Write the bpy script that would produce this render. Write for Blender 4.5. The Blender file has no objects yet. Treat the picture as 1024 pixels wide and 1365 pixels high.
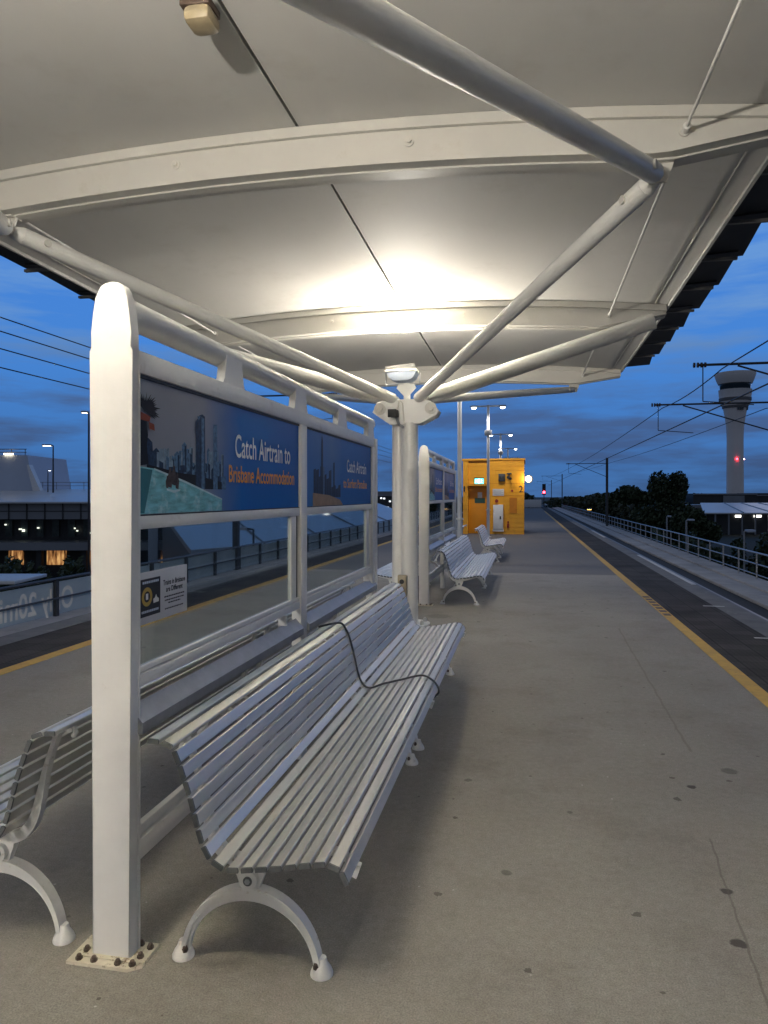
import bpy, bmesh, math, random
from mathutils import Vector, Matrix
R = math.radians
random.seed(7)
scene = bpy.context.scene
COL = scene.collection
TH = math.atan(190 / 960)

# ------------------------------------------------------------------ materials
def _nodes(name):
    m = bpy.data.materials.new(name); m.use_nodes = True
    nt = m.node_tree; nt.nodes.clear()
    out = nt.nodes.new('ShaderNodeOutputMaterial')
    b = nt.nodes.new('ShaderNodeBsdfPrincipled')
    nt.links.new(b.outputs[0], out.inputs[0])
    return m, nt, b, out

def N(nt, t, **kw):
    n = nt.nodes.new(t)
    for k, v in kw.items():
        if k.startswith('i_'):
            n.inputs[k[2:].replace('_', ' ')].default_value = v
        else:
            setattr(n, k, v)
    return n

def ramp(nt, fac, stops, interp='LINEAR'):
    r = nt.nodes.new('ShaderNodeValToRGB'); r.color_ramp.interpolation = interp
    e = r.color_ramp.elements
    while len(e) < len(stops): e.new(0.5)
    for el, (p, c) in zip(e, stops):
        el.position = p; el.color = (*c, 1) if len(c) == 3 else c
    nt.links.new(fac, r.inputs[0]); return r

def mat(name, col, rough=0.5, metal=0.0, var=0.12, scale=6.0, bump=0.0, bscale=60.0, stain=None, stretch=None, spec=0.5, rvar=0.1):
    m, nt, b, out = _nodes(name)
    tc = N(nt, 'ShaderNodeTexCoord')
    vec = tc.outputs['Object']
    if stretch:
        mp = N(nt, 'ShaderNodeMapping'); mp.inputs['Scale'].default_value = stretch
        nt.links.new(vec, mp.inputs[0]); vec = mp.outputs[0]
    no = N(nt, 'ShaderNodeTexNoise'); no.inputs['Scale'].default_value = scale; no.inputs['Detail'].default_value = 6; no.inputs['Roughness'].default_value = 0.6
    nt.links.new(vec, no.inputs['Vector'])
    lo = tuple(c * (1 - var) for c in col); hi = tuple(min(1, c * (1 + var)) for c in col)
    r = ramp(nt, no.outputs['Fac'], [(0.3, lo), (0.7, hi)])
    color = r.outputs[0]
    if stain:
        scol, sscale, lo_, hi_ = stain
        n2 = N(nt, 'ShaderNodeTexNoise'); n2.inputs['Scale'].default_value = sscale; n2.inputs['Detail'].default_value = 8; n2.inputs['Roughness'].default_value = 0.7
        nt.links.new(tc.outputs['Object'], n2.inputs['Vector'])
        f = ramp(nt, n2.outputs['Fac'], [(lo_, (0, 0, 0)), (hi_, (1, 1, 1))])
        mx = N(nt, 'ShaderNodeMix', data_type='RGBA'); nt.links.new(f.outputs[0], mx.inputs[0])
        nt.links.new(color, mx.inputs[6]); mx.inputs[7].default_value = (*scol, 1); color = mx.outputs[2]
    nt.links.new(color, b.inputs['Base Color'])
    b.inputs['Metallic'].default_value = metal
    b.inputs['Specular IOR Level'].default_value = spec
    rr = N(nt, 'ShaderNodeMapRange'); rr.inputs['To Min'].default_value = max(0.02, rough - rvar); rr.inputs['To Max'].default_value = min(1, rough + rvar)
    nt.links.new(no.outputs['Fac'], rr.inputs[0]); nt.links.new(rr.outputs[0], b.inputs['Roughness'])
    if bump:
        n3 = N(nt, 'ShaderNodeTexNoise'); n3.inputs['Scale'].default_value = bscale; n3.inputs['Detail'].default_value = 4
        nt.links.new(vec, n3.inputs['Vector'])
        bp = N(nt, 'ShaderNodeBump'); bp.inputs['Strength'].default_value = bump; bp.inputs['Distance'].default_value = 0.01
        nt.links.new(n3.outputs['Fac'], bp.inputs['Height']); nt.links.new(bp.outputs[0], b.inputs['Normal'])
    return m

def emit(name, col, strength):
    m, nt, b, out = _nodes(name)
    b.inputs['Base Color'].default_value = (*col, 1)
    b.inputs['Emission Color'].default_value = (*col, 1); b.inputs['Emission Strength'].default_value = strength
    return m

M = {}
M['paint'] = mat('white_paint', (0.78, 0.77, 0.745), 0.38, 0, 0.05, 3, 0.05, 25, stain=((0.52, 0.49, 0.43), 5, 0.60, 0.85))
M['paint_near'] = mat('white_paint_worn', (0.82, 0.805, 0.78), 0.42, 0, 0.03, 9, 0.06, 60, stain=((0.60, 0.56, 0.50), 16, 0.66, 0.86))
M['tube'] = mat('white_tube_paint', (0.76, 0.75, 0.72), 0.33, 0, 0.05, 4, 0.04, 30, stain=((0.5, 0.46, 0.4), 7, 0.62, 0.86))
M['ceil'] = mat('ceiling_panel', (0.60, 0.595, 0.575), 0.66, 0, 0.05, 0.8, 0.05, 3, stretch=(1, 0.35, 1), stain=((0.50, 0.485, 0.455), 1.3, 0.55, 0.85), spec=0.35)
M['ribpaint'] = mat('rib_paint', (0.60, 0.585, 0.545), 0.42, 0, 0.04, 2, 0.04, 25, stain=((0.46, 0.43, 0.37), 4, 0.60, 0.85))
M['bead'] = mat('white_trim', (0.78, 0.77, 0.74), 0.35, 0, 0.04)
M['cast'] = mat('cast_white_paint', (0.74, 0.725, 0.69), 0.4, 0, 0.08, 8, 0.12, 90, stain=((0.36, 0.27, 0.17), 20, 0.60, 0.76))
M['slat'] = mat('anodised_aluminium_slat', (0.62, 0.605, 0.565), 0.38, 0.72, 0.05, 5, 0.04, 120, stretch=(6, 0.35, 6), stain=((0.52, 0.50, 0.46), 9, 0.6, 0.85))
M['cap'] = mat('slat_end_cap', (0.11, 0.115, 0.115), 0.5, 0, 0.2, 20)
M['plate'] = mat('base_plate_paint', (0.62, 0.56, 0.45), 0.6, 0, 0.15, 10, 0.3, 60, stain=((0.13, 0.07, 0.03), 22, 0.56, 0.66))
M['bolt'] = mat('rusty_bolt_steel', (0.16, 0.12, 0.10), 0.35, 0.9, 0.3, 60)
M['bolt_white'] = mat('painted_bolt', (0.62, 0.60, 0.55), 0.45, 0, 0.1, 20)
M['black'] = mat('black_rubber', (0.015, 0.015, 0.016), 0.55, 0, 0.2)
M['darkroof'] = mat('dark_roof_sheet', (0.022, 0.022, 0.024), 0.5, 0, 0.25, 4)
M['purlin'] = mat('dull_grey_steel', (0.16, 0.155, 0.15), 0.5, 0.3, 0.2)
M['cable'] = mat('dark_grey_cable', (0.05, 0.052, 0.052), 0.5, 0, 0.2, 30)
M['galv'] = mat('galvanised_steel', (0.40, 0.41, 0.43), 0.45, 0.6, 0.12, 12)
M['darksteel'] = mat('dark_steel', (0.06, 0.065, 0.075), 0.5, 0.4, 0.2, 8)
M['wire'] = mat('overhead_wire', (0.03, 0.032, 0.036), 0.5, 0.5, 0.1)
M['beige'] = mat('yellowed_plastic', (0.30, 0.245, 0.155), 0.4, 0, 0.15, 14, stain=((0.12, 0.08, 0.04), 25, 0.58, 0.75))
M['brown'] = mat('brown_bracket', (0.09, 0.06, 0.045), 0.5, 0.2, 0.2)
M['yellow'] = mat('yellow_painted_cladding', (0.78, 0.36, 0.018), 0.45, 0, 0.10, 1.5, 0.05, 30, stain=((0.55, 0.24, 0.015), 2.5, 0.55, 0.85))
M['yellow2'] = mat('deep_yellow_door_paint', (0.70, 0.27, 0.010), 0.45, 0, 0.08, 2)
M['orange'] = mat('orange_panel', (0.55, 0.19, 0.01), 0.5, 0, 0.08)
M['white'] = mat('white_enamel', (0.72, 0.73, 0.75), 0.4, 0, 0.06, 6)
M['red'] = mat('red_plastic', (0.35, 0.03, 0.02), 0.4, 0, 0.1)
M['green'] = mat('dark_green_sign', (0.02, 0.07, 0.06), 0.5, 0, 0.1)
M['ballast'] = mat('dark_track_bed', (0.035, 0.034, 0.034), 0.9, 0, 0.5, 14, 1.0, 20)
M['rail'] = mat('rail_steel', (0.16, 0.13, 0.11), 0.4, 0.8, 0.2)
M['walk'] = mat('pale_walkway_concrete', (0.44, 0.43, 0.43), 0.8, 0, 0.16, 1.2, 0.3, 40, stain=((0.24, 0.23, 0.23), 0.7, 0.5, 0.8))
M['ground'] = mat('dark_grass_ground', (0.014, 0.018, 0.010), 0.95, 0, 0.5, 0.05)
M['leaf'] = mat('dark_foliage', (0.040, 0.060, 0.026), 0.6, 0, 0.5, 0.9)
M['leaf2'] = mat('olive_foliage', (0.055, 0.065, 0.035), 0.65, 0, 0.5, 0.7)
M['bark'] = mat('bark', (0.09, 0.07, 0.055), 0.9, 0, 0.3, 4)
M['tower'] = mat('tower_concrete', (0.88, 0.84, 0.83), 0.7, 0, 0.06, 0.06)
M['tower_glass'] = mat('tower_glass', (0.03, 0.05, 0.07), 0.12, 0, 0.1, 0.5)
M['tower_band'] = mat('tower_dark_band', (0.16, 0.16, 0.17), 0.6, 0, 0.1, 0.1)
M['bld_sky_tint'] = mat('pale_panels_sky_tint', (0.48, 0.55, 0.68), 0.6, 0, 0.06, 0.3)  # white walls; the sky's blue light is painted into the colour
M['bldgrey'] = mat('grey_blue_cladding', (0.24, 0.26, 0.30), 0.5, 0, 0.1, 0.3)
M['blddark'] = mat('dark_facade', (0.035, 0.04, 0.048), 0.5, 0, 0.3, 0.5)
M['metalroof'] = mat('pale_metal_roof', (0.62, 0.66, 0.72), 0.40, 0.3, 0.06, 0.3)
def warm_mat():
    m, nt, b, out = _nodes('warm_window_light')
    tc = N(nt, 'ShaderNodeTexCoord'); mp = N(nt, 'ShaderNodeMapping'); mp.inputs['Scale'].default_value = (2.2, 1, 0.5); nt.links.new(tc.outputs['Object'], mp.inputs[0])
    no = N(nt, 'ShaderNodeTexNoise'); no.inputs['Scale'].default_value = 1.6; no.inputs['Detail'].default_value = 5; nt.links.new(mp.outputs[0], no.inputs['Vector'])
    r = ramp(nt, no.outputs['Fac'], [(0.35, (0.03, 0.012, 0.004)), (0.5, (0.35, 0.15, 0.05)), (0.68, (0.9, 0.50, 0.18))]); nt.links.new(r.outputs[0], b.inputs['Emission Color']); b.inputs['Emission Strength'].default_value = 0.55
    b.inputs['Base Color'].default_value = (0.02, 0.02, 0.02, 1); return m
M['warm'] = warm_mat()
M['lampwhite'] = emit('lit_lamp_white', (0.95, 0.97, 1.0), 9)
M['lampwarm'] = emit('lit_lamp_warm', (1.0, 0.80, 0.50), 5)
M['lampamber'] = emit('lit_lamp_amber', (1.0, 0.55, 0.12), 9)
M['floodglass'] = emit('floodlight_glass', (1.0, 0.84, 0.55), 12)
M['redlight'] = emit('red_lamp', (1.0, 0.03, 0.05), 14)
M['pinklight'] = emit('pink_white_lamp', (1.0, 0.45, 0.55), 8)
M['exitlit'] = emit('exit_sign_glow', (0.10, 0.72, 0.80), 1.3)
M['exitpic'] = emit('exit_sign_white', (0.75, 0.98, 1.0), 1.6)
M['ink'] = mat('black_ink', (0.012, 0.012, 0.014), 0.5, 0, 0.1)
M['signwhite'] = mat('sign_white', (0.60, 0.60, 0.61), 0.4, 0, 0.05)
M['gold'] = mat('gold_print', (0.50, 0.33, 0.06), 0.4, 0, 0.1, 30)
M['textwhite'] = mat('white_lettering', (0.92, 0.92, 0.92), 0.4, 0, 0.03)
M['textorange'] = mat('orange_lettering', (0.90, 0.34, 0.02), 0.4, 0, 0.05)
M['bannertext'] = mat('pale_banner_lettering', (0.90, 0.87, 0.80), 0.6, 0, 0.08)
def banner_mat():
    m, nt, b, out = _nodes('translucent_banner_mesh')
    b.inputs['Base Color'].default_value = (0.50, 0.58, 0.62, 1); b.inputs['Roughness'].default_value = 0.8
    t = N(nt, 'ShaderNodeBsdfTranslucent'); t.inputs[0].default_value = (0.72, 0.80, 0.84, 1); mx = N(nt, 'ShaderNodeMixShader'); mx.inputs[0].default_value = 0.45
    nt.links.new(b.outputs[0], mx.inputs[1]); nt.links.new(t.outputs[0], mx.inputs[2]); nt.links.new(mx.outputs[0], out.inputs[0]); return m
M['banner'] = banner_mat()
M['sky_print'] = mat('printed_dark_towers', (0.018, 0.04, 0.085), 0.35, 0, 0.6, 60, spec=0.08)
M['sky_print2'] = mat('printed_blue_towers', (0.09, 0.18, 0.30), 0.35, 0, 0.5, 60, spec=0.08)
M['pool_print'] = mat('printed_pool', (0.20, 0.50, 0.56), 0.35, 0, 0.38, 16, stretch=(1, 0.7, 3.2), stain=((0.52, 0.74, 0.78), 14, 0.52, 0.72), spec=0.08)
M['pool_edge'] = mat('printed_pool_edge', (0.50, 0.66, 0.72), 0.35, 0, 0.2, 20, spec=0.08)
M['sand_print'] = mat('printed_sand', (0.42, 0.28, 0.18), 0.35, 0, 0.25, 8, spec=0.08)
M['skin_print'] = mat('printed_bathers', (0.08, 0.06, 0.06), 0.4, 0, 0.6, 40, spec=0.08)
M['rust_print'] = mat('printed_red_awning', (0.26, 0.06, 0.025), 0.4, 0, 0.3, 20, spec=0.08)
M['palm_print'] = mat('printed_palm', (0.012, 0.014, 0.016), 0.4, 0, 0.3, 20, spec=0.08)

def poster_mat(name, y0, y1, stops):
    m, nt, b, out = _nodes(name)
    tc = N(nt, 'ShaderNodeTexCoord'); sp = N(nt, 'ShaderNodeSeparateXYZ'); nt.links.new(tc.outputs['Object'], sp.inputs[0])
    mr = N(nt, 'ShaderNodeMapRange'); mr.inputs['From Min'].default_value = y0; mr.inputs['From Max'].default_value = y1
    no = N(nt, 'ShaderNodeTexNoise'); no.inputs['Scale'].default_value = 4; nt.links.new(tc.outputs['Object'], no.inputs['Vector'])
    ad = N(nt, 'ShaderNodeMath', operation='MULTIPLY_ADD'); nt.links.new(no.outputs['Fac'], ad.inputs[0]); ad.inputs[1].default_value = 0.25
    nt.links.new(sp.outputs['Y'], ad.inputs[2]); nt.links.new(ad.outputs[0], mr.inputs[0])
    r = ramp(nt, mr.outputs[0], stops); nt.links.new(r.outputs[0], b.inputs['Base Color'])
    b.inputs['Roughness'].default_value = 0.35; b.inputs['Specular IOR Level'].default_value = 0.08
    return m

def glass_mat():
    m = bpy.data.materials.new('clear_glass'); m.use_nodes = True; nt = m.node_tree; nt.nodes.clear()
    out = nt.nodes.new('ShaderNodeOutputMaterial')
    t = N(nt, 'ShaderNodeBsdfTransparent'); t.inputs[0].default_value = (0.86, 0.90, 0.90, 1)
    g = N(nt, 'ShaderNodeBsdfGlossy'); g.inputs['Roughness'].default_value = 0.03
    lw = N(nt, 'ShaderNodeLayerWeight'); lw.inputs[0].default_value = 0.12
    fr = N(nt, 'ShaderNodeMapRange'); fr.inputs['To Min'].default_value = 0.015; fr.inputs['To Max'].default_value = 0.45; nt.links.new(lw.outputs['Fresnel'], fr.inputs[0])
    mx = N(nt, 'ShaderNodeMixShader'); nt.links.new(fr.outputs[0], mx.inputs[0]); nt.links.new(t.outputs[0], mx.inputs[1]); nt.links.new(g.outputs[0], mx.inputs[2])
    nt.links.new(mx.outputs[0], out.inputs[0]); return m
M['glass'] = glass_mat()

def concrete_mat():
    m, nt, b, out = _nodes('platform_concrete')
    L = nt.links.new
    tc = N(nt, 'ShaderNodeTexCoord'); P = tc.outputs['Object']
    def noise(scale, detail=6, rough=0.6, src=P):
        n = N(nt, 'ShaderNodeTexNoise'); n.inputs['Scale'].default_value = scale; n.inputs['Detail'].default_value = detail; n.inputs['Roughness'].default_value = rough
        L(src, n.inputs['Vector']); return n.outputs['Fac']
    base = ramp(nt, noise(0.55, 5), [(0.25, (0.235, 0.220, 0.198)), (0.75, (0.315, 0.298, 0.270))]).outputs[0]
    def mixc(fac, a, col, mode='MIX'):
        mx = N(nt, 'ShaderNodeMix', data_type='RGBA', blend_type=mode); L(fac, mx.inputs[0]); L(a, mx.inputs[6])
        if isinstance(col, tuple): mx.inputs[7].default_value = (*col, 1)
        else: L(col, mx.inputs[7])
        return mx.outputs[2]
    # fine speckle
    sp = ramp(nt, noise(160, 3, 0.7), [(0.32, (0.62, 0.62, 0.62)), (0.68, (1.35, 1.33, 1.3))]).outputs[0]
    one = N(nt, 'ShaderNodeValue'); one.outputs[0].default_value = 0.85
    base = mixc(one.outputs[0], base, sp, 'MULTIPLY')
    sp2 = ramp(nt, noise(26, 6, 0.75), [(0.3, (0.80, 0.80, 0.80)), (0.7, (1.14, 1.14, 1.13))]).outputs[0]
    base = mixc(one.outputs[0], base, sp2, 'MULTIPLY')
    # darker grime clouds
    g = ramp(nt, noise(1.5, 9, 0.72), [(0.50, (0, 0, 0)), (0.80, (0.62, 0.62, 0.62))]).outputs[0]
    base = mixc(g, base, (0.125, 0.108, 0.09))
    # pale worn smears
    g2 = ramp(nt, noise(0.9, 8, 0.7, ), [(0.20, (0.5, 0.5, 0.5)), (0.36, (0, 0, 0))]).outputs[0]
    base = mixc(g2, base, (0.40, 0.37, 0.32))
    # scattered gum spots
    def vor(scale, thr, keep, colr, base):
        v = N(nt, 'ShaderNodeTexVoronoi', voronoi_dimensions='2D'); v.inputs['Scale'].default_value = scale
        L(P, v.inputs['Vector'])
        sx = N(nt, 'ShaderNodeSeparateColor'); L(v.outputs['Color'], sx.inputs[0])
        k = N(nt, 'ShaderNodeMath', operation='LESS_THAN'); L(sx.outputs[0], k.inputs[0]); k.inputs[1].default_value = keep
        size = N(nt, 'ShaderNodeMath', operation='MULTIPLY'); L(sx.outputs[1], size.inputs[0]); size.inputs[1].default_value = thr
        wob = N(nt, 'ShaderNodeMath', operation='MULTIPLY_ADD'); L(noise(40, 3), wob.inputs[0]); wob.inputs[1].default_value = thr * 0.9; L(v.outputs['Distance'], wob.inputs[2])
        d = N(nt, 'ShaderNodeMath', operation='LESS_THAN'); L(wob.outputs[0], d.inputs[0]); L(size.outputs[0], d.inputs[1])
        mu = N(nt, 'ShaderNodeMath', operation='MULTIPLY'); L(k.outputs[0], mu.inputs[0]); L(d.outputs[0], mu.inputs[1])
        f = N(nt, 'ShaderNodeMath', operation='MULTIPLY'); L(mu.outputs[0], f.inputs[0]); f.inputs[1].default_value = 0.75
        return mixc(f.outputs[0], base, colr)
    base = vor(2.6, 0.12, 0.40, (0.075, 0.062, 0.052), base)
    base = vor(5.0, 0.10, 0.30, (0.10, 0.085, 0.072), base)
    base = vor(6.5, 0.07, 0.10, (0.55, 0.53, 0.50), base)
    # named gum spots, crack and joints
    sepn = N(nt, 'ShaderNodeSeparateXYZ'); L(P, sepn.inputs[0])
    for (x, y, r) in [(0.777, 2.891, 0.030), (0.827, 3.265, 0.026), (1.205, 4.692, 0.050), (0.929, 4.396, 0.026), (-0.085, 3.239, 0.024), (-0.337, 4.245, 0.024), (-1.20, 9.95, 0.18), (0.225, 3.917, 0.016)]:
        vm = N(nt, 'ShaderNodeVectorMath', operation='DISTANCE'); L(P, vm.inputs[0]); vm.inputs[1].default_value = (x, y, 0)
        ad = N(nt, 'ShaderNodeMath', operation='MULTIPLY_ADD'); L(noise(25, 2), ad.inputs[0]); ad.inputs[1].default_value = r * 1.0; L(vm.outputs['Value'], ad.inputs[2])
        mr = N(nt, 'ShaderNodeMapRange'); L(ad.outputs[0], mr.inputs[0]); mr.inputs['From Min'].default_value = r * 1.3; mr.inputs['From Max'].default_value = r * 1.6; mr.inputs['To Min'].default_value = 0.85 if r in (0.030, 0.026) else (0.5 if r < 0.1 else 0.3); mr.inputs['To Max'].default_value = 0
        base = mixc(mr.outputs[0], base, (0.035, 0.028, 0.025))
    def line(axis, a0, slope, width, lo, hi, colr, amt):
        # |coord - (a0 + slope*other) - wobble| < width
        A = sepn.outputs['X'] if axis == 'X' else sepn.outputs['Y']; O = sepn.outputs['Y'] if axis == 'X' else sepn.outputs['X']
        e = N(nt, 'ShaderNodeMath', operation='MULTIPLY_ADD'); L(O, e.inputs[0]); e.inputs[1].default_value = -slope; e.inputs[2].default_value = -a0
        s = N(nt, 'ShaderNodeMath', operation='ADD'); L(e.outputs[0], s.inputs[0]); L(A, s.inputs[1])
        w = N(nt, 'ShaderNodeMath', operation='MULTIPLY_ADD'); L(noise(3, 4), w.inputs[0]); w.inputs[1].default_value = 0.05; w.inputs[2].default_value = -0.025
        s2 = N(nt, 'ShaderNodeMath', operation='ADD'); L(s.outputs[0], s2.inputs[0]); L(w.outputs[0], s2.inputs[1])
        ab = N(nt, 'ShaderNodeMath', operation='ABSOLUTE'); L(s2.outputs[0], ab.inputs[0])
        mr = N(nt, 'ShaderNodeMapRange'); L(ab.outputs[0], mr.inputs[0]); mr.inputs['From Min'].default_value = width * 0.5; mr.inputs['From Max'].default_value = width; mr.inputs['To Min'].default_value = amt; mr.inputs['To Max'].default_value = 0
        lo1 = N(nt, 'ShaderNodeMath', operation='GREATER_THAN'); L(O, lo1.inputs[0]); lo1.inputs[1].default_value = lo
        hi1 = N(nt, 'ShaderNodeMath', operation='LESS_THAN'); L(O, hi1.inputs[0]); hi1.inputs[1].default_value = hi
        m1 = N(nt, 'ShaderNodeMath', operation='MULTIPLY'); L(lo1.outputs[0], m1.inputs[0]); L(hi1.outputs[0], m1.inputs[1])
        m2 = N(nt, 'ShaderNodeMath', operation='MULTIPLY'); L(m1.outputs[0], m2.inputs[0]); L(mr.outputs[0], m2.inputs[1])
        return mixc(m2.outputs[0], base, colr)
    base = line('X', 0.57, 0.081, 0.006, -4, 3.75, (0.10, 0.085, 0.07), 0.5)
    base = line('X', 0.95, 0.02, 0.012, 5.0, 9.5, (0.17, 0.15, 0.125), 0.55)
    base = line('Y', 15.8, 0.0, 0.03, -9, 9, (0.12, 0.105, 0.09), 0.6)
    base = line('Y', 9.6, 0.02, 0.008, -0.9, 1.6, (0.14, 0.12, 0.10), 0.45)
    # platform past the construction joint: dimmer light painted as darker colour
    gt = N(nt, 'ShaderNodeMath', operation='GREATER_THAN'); L(sepn.outputs['Y'], gt.inputs[0]); gt.inputs[1].default_value = 15.83
    gg = N(nt, 'ShaderNodeMath', operation='MULTIPLY'); L(gt.outputs[0], gg.inputs[0]); gg.inputs[1].default_value = 0.78
    base = mixc(gg.outputs[0], base, (0.11, 0.105, 0.105))
    L(base, b.inputs['Base Color'])
    b.inputs['Roughness'].default_value = 0.78; b.inputs['Specular IOR Level'].default_value = 0.35
    bp = N(nt, 'ShaderNodeBump'); bp.inputs['Strength'].default_value = 0.35; bp.inputs['Distance'].default_value = 0.004
    L(noise(140, 4, 0.7), bp.inputs['Height']); L(bp.outputs[0], b.inputs['Normal'])
    return m
M['concrete'] = concrete_mat()

def strip_mat():
    m, nt, b, out = _nodes('dark_tactile_paving'); L = nt.links.new
    tc = N(nt, 'ShaderNodeTexCoord')
    no = N(nt, 'ShaderNodeTexNoise'); no.inputs['Scale'].default_value = 1.2; no.inputs['Detail'].default_value = 8; L(tc.outputs['Object'], no.inputs['Vector'])
    r = ramp(nt, no.outputs['Fac'], [(0.3, (0.050, 0.046, 0.043)), (0.7, (0.10, 0.094, 0.088))])
    br = N(nt, 'ShaderNodeTexBrick'); br.offset = 0.0; br.inputs['Scale'].default_value = 1.0; br.inputs['Brick Width'].default_value = 0.30; br.inputs['Row Height'].default_value = 0.30; br.inputs['Mortar Size'].default_value = 0.008
    br.inputs['Color1'].default_value = (1, 1, 1, 1); br.inputs['Color2'].default_value = (0.72, 0.72, 0.72, 1); br.inputs['Mortar'].default_value = (0.42, 0.42, 0.42, 1)
    L(tc.outputs['Object'], br.inputs['Vector'])
    br2 = N(nt, 'ShaderNodeTexBrick'); br2.offset = 0.0; br2.inputs['Scale'].default_value = 1.0; br2.inputs['Brick Width'].default_value = 0.05; br2.inputs['Row Height'].default_value = 0.05; br2.inputs['Mortar Size'].default_value = 0.012
    br2.inputs['Color1'].default_value = (1, 1, 1, 1); br2.inputs['Color2'].default_value = (0.9, 0.9, 0.9, 1); br2.inputs['Mortar'].default_value = (0.72, 0.72, 0.72, 1)
    L(tc.outputs['Object'], br2.inputs['Vector'])
    mx = N(nt, 'ShaderNodeMix', data_type='RGBA', blend_type='MULTIPLY'); mx.inputs[0].default_value = 0.9; L(r.outputs[0], mx.inputs[6]); L(br.outputs['Color'], mx.inputs[7])
    mx2 = N(nt, 'ShaderNodeMix', data_type='RGBA', blend_type='MULTIPLY'); mx2.inputs[0].default_value = 0.9; L(mx.outputs[2], mx2.inputs[6]); L(br2.outputs['Color'], mx2.inputs[7])
    L(mx2.outputs[2], b.inputs['Base Color']); b.inputs['Roughness'].default_value = 0.85; b.inputs['Specular IOR Level'].default_value = 0.12
    bp = N(nt, 'ShaderNodeBump'); bp.inputs['Strength'].default_value = 0.4; bp.inputs['Distance'].default_value = 0.004; L(br2.outputs['Fac'], bp.inputs['Height']); bp.invert = True; L(bp.outputs[0], b.inputs['Normal'])
    return m
M['strip'] = strip_mat()
M['coping'] = mat('worn_edge_coping', (0.15, 0.145, 0.14), 0.8, 0, 0.3, 2.5, 0.2, 60, stain=((0.30, 0.29, 0.27), 3, 0.60, 0.75))
M['yline'] = mat('worn_yellow_line', (0.55, 0.33, 0.055), 0.7, 0, 0.15, 6, 0.2, 80, stain=((0.22, 0.16, 0.08), 9, 0.58, 0.74))
M['wline'] = mat('worn_white_line', (0.52, 0.51, 0.49), 0.7, 0, 0.2, 6, stain=((0.2, 0.19, 0.18), 5, 0.55, 0.72))

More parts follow.
